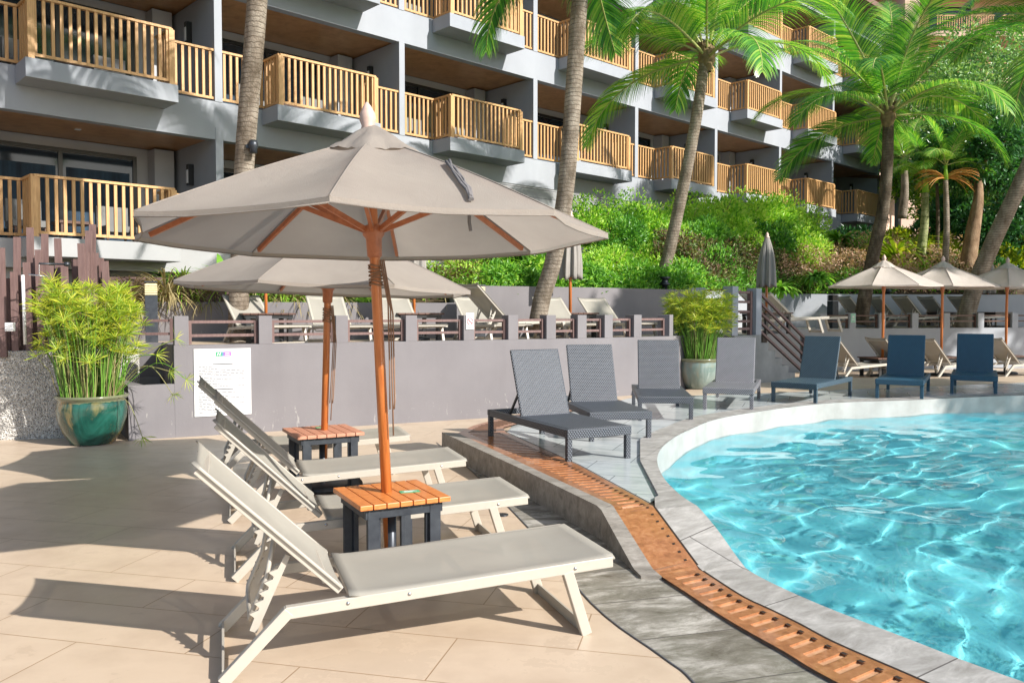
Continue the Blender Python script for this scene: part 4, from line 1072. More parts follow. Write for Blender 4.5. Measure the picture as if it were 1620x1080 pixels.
# ------------------------------------------------ open umbrellas
def make_umbrella(rim, apex, Rr, a0, cm='canopy', pole_m='teak_pole', top_extra=.0):
    root = empty('garden_umbrella', cat='umbrella')
    ang = [a0 + i * math.pi / 4 for i in range(8)]
    def surf(i, f, t):                        # panel i, across f 0..1, down t 0..1
        a = ang[i]; b = a + math.pi / 4
        A = Vector((math.cos(a), math.sin(a), 0)) * Rr; B = Vector((math.cos(b), math.sin(b), 0)) * Rr
        p = A.lerp(B, f); bow = 4 * f * (1 - f)
        p *= (1 - .030 * bow * t) ; q = p * (.045 + .955 * t)
        q.z = apex + (rim - apex) * t - .035 * math.sin(math.pi * t) * bow - .012 * bow * t + .018 * math.sin(math.pi * t)
        q.z += .004 * math.sin(9 * t + i * 2.1 + 5 * f) * bow
        return q
    def canopy(t0, t1, name, m_, th=.004, lift=0, nt=16, hem=.028, parent=None):
        mb = MB(); nf = 8
        for i in range(8):
            vs = [surf(i, f / nf, t0 + (t1 - t0) * j / nt) + Vector((0, 0, lift)) for j in range(nt + 1) for f in range(nf + 1)]
            if hem: vs += [surf(i, f / nf, t1) * 1 + Vector((0, 0, lift - hem)) for f in range(nf + 1)]
            mb.add(vs, [(j * (nf + 1) + f, (j + 1) * (nf + 1) + f, (j + 1) * (nf + 1) + f + 1, j * (nf + 1) + f + 1) for j in range(nt + (1 if hem else 0)) for f in range(nf)], 0, True)
        o = mb.build(name, m_, parent or root)
        me = o.data; bm = bmesh.new(); bm.from_mesh(me); bmesh.ops.remove_doubles(bm, verts=bm.verts, dist=.0005); 
        for e in bm.edges:
            if len(e.link_faces) == 2 and e.calc_face_angle(0) > R(9): e.smooth = False
        bm.to_mesh(me); bm.free(); return o
    cn = canopy(.0, 1, 'canopy', M[cm])
    mb = MB()
    for i in range(8): mb.tube([surf(i, 0, .1 + .9 * q / 12) + Vector((0, 0, .001)) for q in range(13)], .0045, 5)
    mb.tube([surf(i, f / 4, 1) + Vector((0, 0, -.026)) for i in range(8) for f in range(4)] + [surf(0, 0, 1) + Vector((0, 0, -.026))], .004, 5)
    mb.build('seam', M[cm], cn)
    mb = MB(); nf = 64; nt = 6; vs = []
    for j in range(nt + 1):
        t = j / nt
        for k in range(nf):
            a = a0 + 2 * math.pi * k / nf; r = .03 + (.25 + .015 * math.cos((a - a0) * 8)) * t
            z = apex + .085 - .155 * t - .02 * t * t + .005 * math.sin(a * 23 + t * 6) * t + .012 * math.sin(a * 3 + 9 * t) * t
            vs.append((r * math.cos(a), r * math.sin(a), z))
    mb.add(vs, [(j * nf + k, (j + 1) * nf + k, (j + 1) * nf + (k + 1) % nf, j * nf + (k + 1) % nf) for j in range(nt) for k in range(nf)], 0, True)
    mb.build('vent_cap', M[cm], cn)
    mb = MB(); mb.tube([(0, 0, .08), (0, 0, rim - .02), (0, 0, apex + .05)], [.031, .030, .026], 20); mb.build('pole', M[pole_m], root)
    zh = rim - .02
    mb = MB(); mb.lathe([(.03, -.11), (.042, -.10), (.046, .0), (.062, .02), (.062, .07), (.03, .08)], (0, 0, zh), 20); mb.build('hub', M['teak_rib'], root)
    for i in range(8):
        a = ang[i]; c, s = math.cos(a), math.sin(a)
        def rp(t, dz): return (Rr * (.02 + .98 * t) * c * .985, Rr * (.02 + .98 * t) * s * .985, apex + (rim - apex) * t + .018 * math.sin(math.pi * t) + dz)
        mb = MB()
        pts_ = [rp(.02 + .93 * q / 6, -.022) for q in range(7)]
        for p, q in zip(pts_, pts_[1:]): mb.bar(p, q, .020, .028)
        rb = mb.build('rib', M['teak_rib'], root)
        mb = MB(); mb.bar((.05 * c, .05 * s, zh + .045), rp(.47, -.045), .020, .028); mb.build('strut', M['teak_rib'], rb)
    mb = MB(); zt = apex + .05
    mb.lathe([(.030, .0), (.042, .015), (.036, .035), (.048, .07), (.044, .10), (.025, .14), (.008, .165), (.001, .17)], (0, 0, zt), 20); mb.build('finial', M['pink_finial'], root)
    return root, cn
def ropes(root, zh, seed):
    random.seed(seed); mb = MB()
    for k in range(3):
        mb.tube([(.035 + .01 * k, -.03, zh), (.07 + .012 * k, -.045, zh - .25 - .03 * k), (.06 + .01 * k, -.04, zh - .6 - .1 * k), (.05 + .012 * k, -.04, zh - .85 - .15 * (k % 2))], .0045, 6)
    for k in range(7):
        z = zh - .03 - .018 * k; mb.tube([(.038 * math.cos(q), .038 * math.sin(q), z + .006 * math.sin(q * 2 + k)) for q in [i * .7 for i in range(10)]], .005, 5)
    mb.build('rope', M['cord'], root)
u1, cn1 = make_umbrella(1.985, 2.52, 1.345, R(-88)); u1.location = (-.70, 4.70, 0); u1.rotation_euler = (R(-.3), R(-2.6), 0)
tag(u1, 'large taupe umbrella in front with an orange pole through the bright table', None, 'open taupe umbrellas'); ropes(u1, 1.84, 1)
from mathutils.bvhtree import BVHTree
def level(root, z, ang_x, ang_y):
    Q = Matrix.Translation((0, 0, z)) @ Matrix.Rotation(R(ang_y), 4, 'Y') @ Matrix.Rotation(R(ang_x), 4, 'X') @ Matrix.Translation((0, 0, -z))
    for ch in root.children:
        if ch.name.split('.')[0] in ('canopy', 'rib'): ch.matrix_local = Q
bpy.context.view_layer.update()
level(u1, 1.98, -1.2, 2.1)
bpy.context.view_layer.update()
mw = Matrix.LocRotScale(u1.location, u1.rotation_euler, None); mc = cn1.matrix_world.copy()
bv = BVHTree.FromPolygons([mc @ v_.co for v_ in cn1.data.vertices], [tuple(p.vertices) for p in cn1.data.polygons])
def on_canopy(px, py):
    h = bv.ray_cast(Vector((0, 0, CAM_Z)), ray(px, py).normalized())
    return mw.inverted() @ (h[0] + h[1].normalized() * (.012 if h[1].z > 0 else -.012)) if h[0] is not None else None
mb = MB(); random.seed(5)
for k in range(7):
    P = []
    for (x, y) in ((704, 251), (710, 262), (720, 276), (731, 291), (740, 305), (746, 319)):
        q = on_canopy(x + random.uniform(-4, 4), y + random.uniform(-2, 2))
        if q: P.append(q + Vector((0, 0, random.uniform(0, .012))))
    if len(P) > 2: mb.tube(P, random.uniform(.005, .009), 6)
q = on_canopy(742, 312)
if q: mb.tube([q, q + Vector((.0, -.03, -.05)), q + Vector((-.005, -.02, -.13)), q + Vector((0, -.02, -.17))], .008, 6)
mb.build('tie_cord', M['rope_grey'], u1)
u2, cn2 = make_umbrella(1.75, 2.26, 1.28, R(-100)); u2.location = (-1.66, 7.17, 0); u2.rotation_euler = (R(-1), R(1.6), 0)
tag(u2, 'second taupe umbrella behind the near one, its pole rising from the faded table', None, 'open taupe umbrellas'); ropes(u2, 1.6, 2)
u3, cn3 = make_umbrella(2.14, 2.66, 1.26, R(-80), 'canopy_grey'); used = []
for px, Y, rz, l in ((1397, 19.4, 0, 'leftmost of the open umbrellas at the right above a dark table'), (1490, 19.8, .3, 'middle open umbrella at the right, between two others'), (1592, 20.3, .1, 'rightmost open umbrella, cut by the picture edge')):
    a = (px - 810) / FPX; place(u3, used, (a * Y, Y, 0), rz, l, 'open umbrellas at the far side of the pool')
def make_closed():
    root = empty('closed_umbrella', cat='umbrella')
    mb = MB(); mb.tube([(0, 0, .1), (0, 0, 2.1)], .028, 14); mb.build('pole', M['teak_pole'], root)
    mb = MB(); nf = 96; nt = 18; vs = []
    for j in range(nt + 1):
        t = j / nt; r0 = .035 + .15 * t ** .7 + .03 * math.sin(t * 3.1)
        for k in range(nf):
            a = 2 * math.pi * k / nf; r = r0 * (1 + .20 * math.cos(a * 8 + .5 * t) * min(1, t * 3) + .07 * math.cos(a * 19 + t * 3))
            vs.append((r * math.cos(a), r * math.sin(a), 2.18 - 1.12 * t - .035 * math.cos(a * 8) * t))
    mb.add(vs, [(j * nf + k, (j + 1) * nf + k, (j + 1) * nf + (k + 1) % nf, j * nf + (k + 1) % nf) for j in range(nt) for k in range(nf)] + [tuple(nt * nf + k for k in reversed(range(nf)))], 0, True)
    mb.build('canopy', M['closed_canopy'], root)
    mb = MB(); mb.lathe([(.05, -.02), (.06, 0), (.03, .02), (.04, .05), (.02, .09), (.001, .11)], (0, 0, 2.17), 14); mb.build('finial', M['pink_finial'], root)
    mb = MB(); mb.lathe([(.22, .04), (.24, .0), (.001, .0)], n=20); mb.build('base', M['iron'], root)
    return root
cu = make_closed(); used = []
for px, Y, z, sc, l in ((902, 15.5, 1.06, 1.05, 'closed grey umbrella beside the middle palm trunk'), (655, 13.9, 1.06, 1.0, 'closed umbrella mostly hidden behind the near canopy, with its orange pole showing'),
                     (1212, 18.0, 1.06, .97, 'closed grey umbrella above the terrace steps'), (1562, 25.6, 1.06, 1.0, 'closed grey umbrella behind the leaning palm at the far right'), (421, 13.0, 1.06, .9, 'closed umbrella beside the thick palm trunk, only its orange pole showing')):
    a = (px - 810) / FPX; place(cu, used, (a * Y, Y, z), .3 * px, l, 'closed umbrellas on the upper terrace', sc)

# ------------------------------------------------ lamps, signs
def bollard(px, Y, z, h, w_, top, label):
    a = (px - 810) / FPX; o = empty('bollard_lamp', (a * Y, Y, z), .4, label, 'lamp', 'bollard lamps')
    mb = MB(); mb.box((0, 0, (h - .2) / 2), (w_, w_, h - .2)); mb.build('post', M['charcoal'], o, .006)
    mb = MB()
    for k in range(5): mb.box((0, 0, h - .18 + k * .033), (w_ * .98, w_ * .98, .024)); 
    mb.box((0, 0, h - .11), (w_ * .8, w_ * .8, .17)); mb.build('lamp_head', M[top], o)
    mb = MB(); mb.box((0, 0, h - .005), (w_ * 1.03, w_ * 1.03, .02)); mb.build('cap', M['charcoal'], o, .004)
bollard(757, 14.6, 1.06, .95, .19, 'lamp_cream', 'dark bollard lamp with a cream head before the sunlit garden wall')
bollard(240, 12.1, 1.06, .92, .17, 'lamp_cream', 'dark bollard lamp with a pale louvred head left of the thick palm trunk')
bollard(1317, 23.6, 1.06, .98, .22, 'black', 'black bollard lamp by the shaded garden wall at the right')
def spot(px, py, Y, label):
    c = atY(px, py, Y); o = empty('garden_lamp', c, 0, label, 'lamp'); mb = MB()
    mb.lathe([(.001, .13), (.11, .125), (.12, .09), (.07, .085), (.07, .0), (.11, -.02), (.11, -.05), (.06, -.055), (.05, -.16), (.001, -.16)], n=18); mb.build('body', M['iron'], o)
spot(1052, 447, 17.9, 'dark round garden lamp on the wall top at the foot of the slim curved palm')
spot(1405, 459, 25.2, 'dark round garden lamp on the garden wall behind the first open umbrella')
# white notice board on the wall
c1 = at(307, 690); 
def on_wall(px, py, dist=.006):
    p, a = on_line(main_line, px); nrm = V(math.sin(a), -math.cos(a), 0); z = CAM_Z + ray(px, py).z / ray(px, py).y * p.y
    return V(p.x, p.y, z) + nrm * dist, a
c, a = on_wall(351.5, 604, .008)
nb_ = empty('notice_board', c, a, 'white notice sheet with a green and purple logo on the long mauve wall', 'sign')
pl_, _ = on_wall(307, 604); pr_, _ = on_wall(397, 604); wB = (pr_ - pl_).length; hB_ = 106 / FPX * c.y
m = MB(); m.box((0, 0, 0), (wB, .008, hB_)); m.build('sheet', M['white_sheet'], nb_)
m = MB(); yo = -.0052; m.box((-.045, yo, hB_ * .42), (.075, .002, .055)); m.build('logo', M['logo_green'], nb_)
m = MB(); m.box((.0, yo - .0005, hB_ * .42), (.022, .002, .055)); m.build('logo', M['logo_blue'], nb_)
m = MB(); m.box((.055, yo, hB_ * .42), (.09, .002, .055)); m.build('logo', M['logo_purple'], nb_)
m = MB()
for q in (-.058, -.030): m.bar((q - .006, yo - .0025, hB_ * .42 - .02), (q + .006, yo - .0025, hB_ * .42 + .02), .002, .009, up=(1, 0, 0))
m.box((-.044, yo - .0025, hB_ * .42), (.028, .002, .007))
for k, wd in enumerate((.05, .06)): m.box((.055, yo - .0025, hB_ * .42 + .010 - k * .02), (wd, .002, .008))
m.build('lettering', M['white_sheet'], nb_)
m = MB(); random.seed(21)
m.box((-.0, yo, hB_ * .27), (.24, .0015, .012), 1); m.box((.0, yo, -hB_ * .105), (.25, .0015, .012), 1)
m.box((0, yo, hB_ * .36), (.11, .0015, .005)); m.box((.005, yo, hB_ * .335), (.06, .0015, .004))
z = .235; k = 0
while z > -.45:
    if abs(z + .105) > .03:
        ln = random.choice((.95, .3, .62, .95, .5, .9, .4)) * (wB - .1); x = -wB / 2 + .05
        while ln > .02:
            wd = min(ln, random.uniform(.02, .07)); m.box((x + wd / 2, yo, z * hB_), (wd - .007, .0015, .011)); x += wd; ln -= wd
    z -= .0235 if k % 5 else .035; k += 1
m.build('text', [M['ink'], M['ink_dark']], nb_)
m = MB()
for sx in (-1, 1):
    for sz in (-1, 1): m.lathe([(.006, .002), (.006, -.002)], (sx * (wB / 2 - .02), 0, sz * (hB_ / 2 - .02)), 6); 
for sx in (-1, 1):
    for sz in (-1, 1): m.box((sx * (wB / 2 - .02), -.006, sz * (hB_ / 2 - .02)), (.009, .004, .009))
m.v = m.v[4 * 12:]; m.f = [[i - 48 for i in f] for f in m.f[4 * 6:]]; m.m = m.m[24:]; m.s = m.s[24:]
m.build('screw', M['steel'], nb_)
# no smoking plate on a post, green plate on another
c, a = on_wall(743, 508, .012)
ns = empty('no_smoking_sign', c, a, 'small white plate with a red no smoking symbol on a wall post', 'sign')
m = MB(); m.box((0, 0, 0), (.125, .006, .235)); m.build('plate', M['white_sheet'], ns, .001)
m = MB(); ring = [(.045 * math.cos(q * math.pi / 12), -.005, .0 + .045 * math.sin(q * math.pi / 12)) for q in range(25)]; m.tube(ring, .0045, 6); m.bar((-.03, -.006, .03), (.03, -.006, -.03), .004, .008, up=(1, 0, 0)); m.build('ring', M['red'], ns)
m = MB(); m.box((-.006, -.004, -.004), (.05, .003, .010)); m.box((.026, -.004, .01), (.004, .003, .022)); m.box((0, -.004, -.085), (.08, .002, .008)); m.box((0, -.004, -.1), (.06, .002, .006)); m.build('cigarette', M['ink_dark'], ns)
p, a = on_line(right_line, 1349); nrm = V(math.sin(a), -math.cos(a), 0); c = p + nrm * .012
gs_ = empty('green_sign', (c.x, c.y, 1.37), a, 'small pale green plate with a white symbol on a shaded terrace post', 'sign')
m = MB(); m.box((0, 0, 0), (.13, .008, .23)); m.build('plate', plain('green_pale', (.28, .55, .42), .5), gs_)
m = MB(); m.box((0, -.006, .03), (.05, .004, .05)); m.box((0, -.006, -.04), (.08, .004, .02)); m.build('symbol', M['white_sheet'], gs_)
p, a = on_line(right_line, 1397); nrm = V(math.sin(a), -math.cos(a), 0); c = p + nrm * .012
m = MB(); m.box((0, 0, 0), (.11, .006, .2)); m.box((0, -.004, .0), (.07, .003, .09), 1); o = m.build('small_sign', [M['ivory_grey'], M['ink']], None); o.location = (c.x, c.y, 1.38); o.rotation_euler = (0, 0, a); tag(o, 'small pale plate on the shaded wall post behind the first open umbrella pole', 'sign')
c = Vector(L(2.95, -.012, .80)); m = MB(); m.box((0, 0, 0), (.12, .006, .18)); o = m.build('small_sign', M['white_sheet'], None); o.location = c; o.rotation_euler = (0, 0, math.atan2(ax.y, ax.x)); tag(o, 'small white plate on the lowest post at the foot of the steps', 'sign')
# lamp strapped to the thick palm trunk
# ---------------------------------------------------------------- plants
def leaf_mesh(mb, c, d, nrm, L_, w_, m=0, fold=.25):
    d = d.normalized(); s = nrm.cross(d)
    if s.length < 1e-3: s = Vector((1, 0, 0)).cross(d)
    s.normalize(); n_ = d.cross(s)
    a = c; b = c + d * L_ * .45 + n_ * L_ * fold * .3; e = c + d * L_ - n_ * L_ * fold * .35
    mb.add([a, b - s * w_ / 2, e, b + s * w_ / 2], [(0, 1, 2), (0, 2, 3)], m)
def rdir(): 
    z = random.uniform(-1, 1); a = random.uniform(0, 6.2832); r = math.sqrt(1 - z * z); return Vector((r * math.cos(a), r * math.sin(a), z))
def shrub_mesh(seed, n_, size=(1, 1, 1), leafL=.09, leafW=.045, lumps=14):
    random.seed(seed); mb = MB(); C_ = []
    for i in range(lumps):
        d = rdir(); d.z = abs(d.z) * .9 + .05; C_.append((Vector((d.x * .62, d.y * .62, d.z * .72)) * random.uniform(.6, 1.05), random.uniform(.26, .46)))
    for i in range(n_):
        c, r = random.choice(C_); d = rdir(); 
        p = c + d * r * random.choice((random.uniform(.88, 1.03), random.uniform(.6, 1.1)))
        if p.z < 0: p.z = -p.z * .3
        p = Vector((p.x * size[0], p.y * size[1], p.z * size[2]))
        q = (d + rdir() * .8 + Vector((0, 0, .35))).normalized()
        leaf_mesh(mb, p, q, (d + rdir() * .6), leafL * random.uniform(.6, 1.3), leafW * random.uniform(.7, 1.2))
    return mb
def twig_mesh(seed, h, n_=9, r=.02):
    random.seed(seed); mb = MB()
    for i in range(n_):
        a = random.uniform(0, 6.28); q = random.uniform(.2, .75)
        mb.tube([(0, 0, -.1), (.3 * q * math.cos(a), .3 * q * math.sin(a), h * .4), (q * math.cos(a), q * math.sin(a), h * random.uniform(.6, .9))], [r, r * .6, r * .25], 5)
    return mb
def make_shrub(name, seed, n_, mat, cat='shrub', **k):
    root = empty(name, cat=cat)
    shrub_mesh(seed, n_, **k).build('foliage', M[mat], root); twig_mesh(seed + 50, .9 * k.get('size', (1, 1, 1))[2]).build('stem', M['bark_tree'], root)
    return root
hs = [make_shrub('hedge_shrub', 101, 8000, 'leaf_hedge', leafL=.075, leafW=.04, lumps=22), make_shrub('hedge_shrub', 102, 8000, 'leaf_hedge', leafL=.085, leafW=.042, lumps=20), make_shrub('hedge_shrub', 103, 6500, 'leaf_mid', leafL=.10, leafW=.05, lumps=20)]
uh = [[], [], []]
# image column, image row of the crown top, depth, radius, kind
shr = [(938, 322, 21.0, .95, 0, 'tall rounded bright green shrub left of the slim palm, by the grey siding'), (985, 350, 20.6, .8, 2, 'darker leafed shrub between the first two bright shrubs of the hedge'), (1008, 318, 22.0, .95, 0, 'bright green shrub behind the slim palm, touching the lowest balcony slab'),
       (965, 392, 19.3, .75, 1, 'low bright shrub above the closed umbrella beside the middle palm'), (1040, 340, 22.0, 1.0, 1, 'green shrub just left of the slim curved palm trunk'), (1015, 395, 20.2, .8, 0, 'lower green shrub left of the foot of the slim palm'),
       (1085, 318, 24.5, 1.15, 0, 'bright hedge shrub just right of the slim palm trunk'), (1110, 355, 23.0, 1.0, 2, 'dark shrub in the hedge shadow right of the slim palm'), (1135, 318, 26.0, 1.2, 1, 'hedge shrub under the fourth lowest balcony'),
       (1175, 314, 27.5, 1.3, 0, 'bright hedge shrub under the lowest balcony slab of the fifth bay'), (1165, 362, 25.0, 1.1, 1, 'lower hedge shrub above the closed umbrella over the steps'), (1215, 318, 28.5, 1.3, 1, 'yellow green hedge shrub above the closed umbrella over the steps'),
       (1250, 322, 29.5, 1.35, 0, 'rightmost tall bright hedge shrub at the end of the hedge'), (1262, 362, 27.5, 1.1, 0, 'low bright shrub at the right end of the hedge'), (1120, 395, 21.8, .9, 2, 'dark low shrub below the hedge right of the slim palm'),
       (880, 400, 18.8, .6, 2, 'dark small shrub behind the middle palm trunk'), (1070, 392, 20.9, .8, 1, 'low green shrub right behind the foot of the slim palm'), (1210, 360, 26.5, 1.1, 2, 'dark shrub low in the hedge behind the closed umbrella over the steps')]
for px, py, Y, r, kd, l in shr:
    top = atY(px, py, Y); z0 = top.z - .86 * r * 1.25
    place(hs[kd], uh[kd], (top.x, Y, z0), px * .7, l, 'shrubs of the hedge below the hotel', (r * 1.2, r * 1.2, r * 1.25))
# stuff: ground cover on the slope
def on_hill(fn_accept, n_, seed, u0, u1, t0=0, t1=1):
    random.seed(seed); out = []
    while len(out) < n_:
        p = hill(random.uniform(u0, u1), random.uniform(t0, t1) ** 1.2)
        if fn_accept(p): out.append(p)
    return out
def clump(mb, P, size, leaves, h, wr=.4):
    for p in P:
        hh = h * (.5 + .9 * max(0, noise.noise(Vector((p.x * .9, p.y * .9, 3))) + .45)) 
        for k in range(leaves):
            d = rdir(); d.z = abs(d.z) * .8 + .1
            leaf_mesh(mb, p + Vector((random.uniform(-.1, .1), random.uniform(-.1, .1), random.uniform(.02, hh))), d, rdir(), size * random.uniform(.6, 1.3), size * wr)
mb = MB(); clump(mb, on_hill(lambda p: p.x < 2.2 or noise.noise(Vector((p.x * .5, p.y * .5, 5))) > .05, 6500, 1, 1.5, 8.2, 0, .5), .11, 3, .5); tag(mb.build('ground_cover', M['leaf_hedge']), kind='stuff')
mb = MB(); clump(mb, on_hill(lambda p: p.x > 2.5 and noise.noise(Vector((p.x * .35, p.y * .35, 0))) > -.18, 13000, 2, 4.5, 7.2, .02, .5), .11, 4, .75); tag(mb.build('ground_cover', M['leaf_rust']), kind='stuff')
mb = MB(); clump(mb, on_hill(lambda p: 8.0 < p.x < 16, 5200, 4, 5.9, 7.6, .02, .50), .12, 4, .95); tag(mb.build('ground_cover', M['leaf_pink']), kind='stuff')
mb = MB(); clump(mb, on_hill(lambda p: True, 3800, 5, 3.2, 6.6, .0, .08), .12, 4, .55, .35); tag(mb.build('ground_cover', M['leaf_fern']), kind='stuff')
# arching plants (strap leaves)
def strap_plant(name, seed, n_, L_, w_, mat, droop=1.0, up_=.9):
    random.seed(seed); mb = MB()
    for i in range(n_):
        a = random.uniform(0, 6.2832); el = random.uniform(.35, 1.35) * up_; l = L_ * random.uniform(.6, 1.1); p = Vector((math.cos(a) * .04, math.sin(a) * .04, 0)); vs = []; e = el
        side = Vector((-math.sin(a), math.cos(a), 0))
        for k in range(8):
            t = k / 7; w2 = w_ * (math.sin(min(1, t * 1.6 + .25) * math.pi * .5)) * (1 - t ** 3) + .002
            vs += [p - side * w2 / 2, p + side * w2 / 2]; p = p + Vector((math.cos(a) * math.cos(e), math.sin(a) * math.cos(e), math.sin(e))) * l / 7; e -= droop * .26
        mb.add(vs, [(2 * k, 2 * k + 1, 2 * k + 3, 2 * k + 2) for k in range(7)])
    root = empty(name, cat='plant'); mb.build('foliage', M[mat], root); return root
sp = strap_plant('strap_leaf_plant', 31, 90, 2.0, .13, 'leaf_yellow'); c = atY(1418, 385, 27.5); sp.location = (c.x, c.y, c.z - .6); tag(sp, 'big yellow green plant with arching strap leaves right of the coconut palm trunk')
gr_ = strap_plant('ornamental_grass', 33, 260, 1.0, .02, 'dry_grass', 1.0, 1.1); used = []
GG = 'tufts of dry ornamental grass along the left garden wall'
gl_ = ['at the far left by the plank fence', 'right of the bollard with the louvred head', 'behind the thick palm trunk', 'above the thick trunk and table', 'under the second canopy left of its pole', 'behind the second umbrella pole', 'left of the closed umbrella pole', 'right of the closed umbrella pole', 'tallest, above the garden wall corner', 'left of the middle palm']
for i, (px, py, Y, s) in enumerate([(205, 452, 13.2, .9), (262, 445, 13.5, 1.0), (330, 455, 13.9, .9), (405, 450, 14.3, .8), (465, 458, 14.4, .8), (535, 462, 14.7, .8), (620, 455, 15.3, .9), (690, 440, 15.9, 1.1), (725, 425, 16.6, 1.2), (755, 430, 17.2, 1.0)]):
    c = atY(px, py, Y); place(gr_, used, (c.x, c.y, c.z - .35), i * 1.3, 'dry ornamental grass tuft ' + gl_[i], GG, s)
lg = strap_plant('green_grass', 34, 200, .9, .026, 'leaf_hedge', 1.0, 1.15); used = []
gl_ = ['above the left garden wall near the louvred bollard', 'above the left garden wall behind the thick palm trunk', 'between thick palm trunk and second umbrella', 'right of the closed umbrella pole by the wall corner']
for i, (px, py, Y, s) in enumerate([(290, 440, 14.0, 1.0), (360, 440, 14.2, 1.0), (440, 445, 14.6, .9), (700, 455, 16.0, 1.0)]):
    c = atY(px, py, Y); place(lg, used, (c.x, c.y, c.z - .35), i * 1.9, 'green arching grass tuft ' + gl_[i], 'green grass tufts along the left garden wall', s)
fn = strap_plant('fern', 35, 120, .75, .11, 'leaf_fern', 1.0, 1.0); used = []
gl_ = ['left of the middle palm over the garden wall', 'beside the middle palm trunk', 'highest on the slope left of the middle palm', 'between middle palm and closed umbrella', 'right of the closed umbrella', 'at the wall top left of the slim palm', 'below the hedge over the shaded wall', 'leftmost on the slope by the dry grass', 'on the wall top above the steps', 'low, right of the steps umbrella', 'right of the hedge over the rusty ground cover']
for i, (px, py, Y, s) in enumerate([(800, 425, 17.4, 1.0), (845, 415, 18.0, 1.1), (815, 395, 18.8, 1.2), (875, 435, 17.9, .9), (930, 425, 18.6, 1.0), (985, 440, 18.6, .9), (1100, 440, 19.8, .8), (775, 410, 17.9, 1.2), (1235, 445, 22.6, .9), (1290, 430, 24.5, 1.0), (1330, 372, 29, 1.4)]):
    c = atY(px, py, Y); place(fn, used, (c.x, c.y, c.z - .3), i * 1.1, 'bright green fern ' + gl_[i], 'ferns on the slope', s)

# ------------------------------------------------ palms
def frond_mesh(seed, L_=3.4, droop=1.25, el0=.9, leafL=.98, n_=96, twist=0, wl=.027):
    random.seed(seed); mb = MB(); pts_ = []; p = Vector((0, 0, 0)); e = el0; K = 16
    dirs = []
    for k in range(K + 1):
        t = k / K; pts_.append(p.copy()); d = Vector((math.cos(e), 0, math.sin(e))); dirs.append(d); p = p + d * L_ / K; e -= droop * (.35 + 1.1 * t) / K * 1.25
    mb.tube(pts_, [.030 * (1 - .88 * k / K) + .003 for k in range(K + 1)], 6, 1)
    for side in (-1, 1):
        for i in range(n_):
            t = .13 + .87 * i / (n_ - 1); f = t * K; k = min(K - 1, int(f)); c = pts_[k].lerp(pts_[k + 1], f - k); d = dirs[k]
            nrm = Vector((-d.z, 0, d.x)); l = leafL * (math.sin(math.pi * min(1, .12 + t * .88)) ** .55 * .75 + .25) * random.uniform(.85, 1.08)
            if t > .9: l *= .75
            sw = .55 + .75 * t; out = (Vector((0, side, 0)) * 1.0 + d * sw + nrm * (.35 - .1 * t)).normalized()
            g_ = Vector((0, 0, -1)); vs = []; q = c.copy(); w0 = wl * random.uniform(.8, 1.1); wdir = out.cross(nrm).normalized()
            wdir = (d - out * d.dot(out)).normalized()
            NS = 5
            for s in range(NS + 1):
                ts = s / NS; ww = w0 * (1 - ts ** 2) * (.6 + .4 * min(1, ts * 4)) + .002
                vs += [q - wdir * ww / 2, q + wdir * ww / 2]
                out = (out + g_ * (.08 + .26 * ts) * (1 + .3 * random.random())).normalized(); q = q + out * l / NS
            mb.add(vs, [(2 * s, 2 * s + 1, 2 * s + 3, 2 * s + 2) for s in range(NS)], 0)
    return mb
fronds = {}
def frond_data(kind):
    if kind not in fronds:
        el, dr, sd_ = kind
        o = frond_mesh(sd_, 3.4, dr, el).build('frond', [M['leaf_palm'], M['rachis']], None)
        fronds[kind] = o.data; bpy.data.objects.remove(o)
    return fronds[kind]
KINDS = [(1.38, .65, 1), (1.12, 1.05, 2), (.90, 1.3, 3), (.62, 1.45, 4), (.38, 1.5, 5), (.08, 1.3, 6)]
def palm(label, trunk_pts, radii, crown_scale=1.0, n_=20, seed=0, bk='bark_palm', only=None, base_flare=True):
    random.seed(seed); P = smooth_line(trunk_pts, 8); base = P[0]; root = empty('palm_tree', base, 0, label, 'palm tree', 'tall coconut palms')
    k = len(P); mb = MB(); mb.M = Matrix.Translation(-base)
    rr_ = [radii[0] + (radii[1] - radii[0]) * i / (k - 1) for i in range(k)]
    rr_[0] *= 1.25; rr_[1] *= 1.1
    mb.tube(P, rr_, 16); mb.build('trunk', M[bk], root)
    top = P[-1] - base; mb = MB(); random.seed(seed + 3)
    for i in range(26):
        a = random.uniform(0, 6.28); mb.bar(top + Vector((.05 * math.cos(a), .05 * math.sin(a), random.uniform(-.35, -.05))), top + Vector((.2 * math.cos(a), .2 * math.sin(a), random.uniform(-.05, .35))), .09, .015)
    mb.lathe([(.10, -.4), (.19, -.15), (.17, .1), (.05, .3)], top, 12)
    mb.build('crown_base', M['crown_fibre'], root)
    for i in range(n_):
        f = i / n_; kind = KINDS[min(5, int(f * 6.0))]
        a = i * 2.39996 + seed; 
        if only and not only(a, kind): continue
        o = bpy.data.objects.new('frond', frond_data(kind)); col.objects.link(o); o.parent = root
        o.location = top + Vector((.08 * math.cos(a), .08 * math.sin(a), .12 - .25 * f)); s = crown_scale * random.uniform(.88, 1.1)
        o.rotation_euler = (random.uniform(-.35, .35), random.uniform(-.12, .12), a); o.scale = (s, s, s)
    return root, P
def T(*q): return [atY(px, py, Y) for px, py, Y in q]
p1, P1 = palm('thick palm at the left whose trunk rises behind the front umbrella with a lamp on', T((376, 545, 13.1), (380, 420, 12.9), (388, 240, 12.6), (407, 0, 12.0), (412, -170, 11.7), (414, -420, 11.4)), (.155, .135), 1.05, 16, 1)
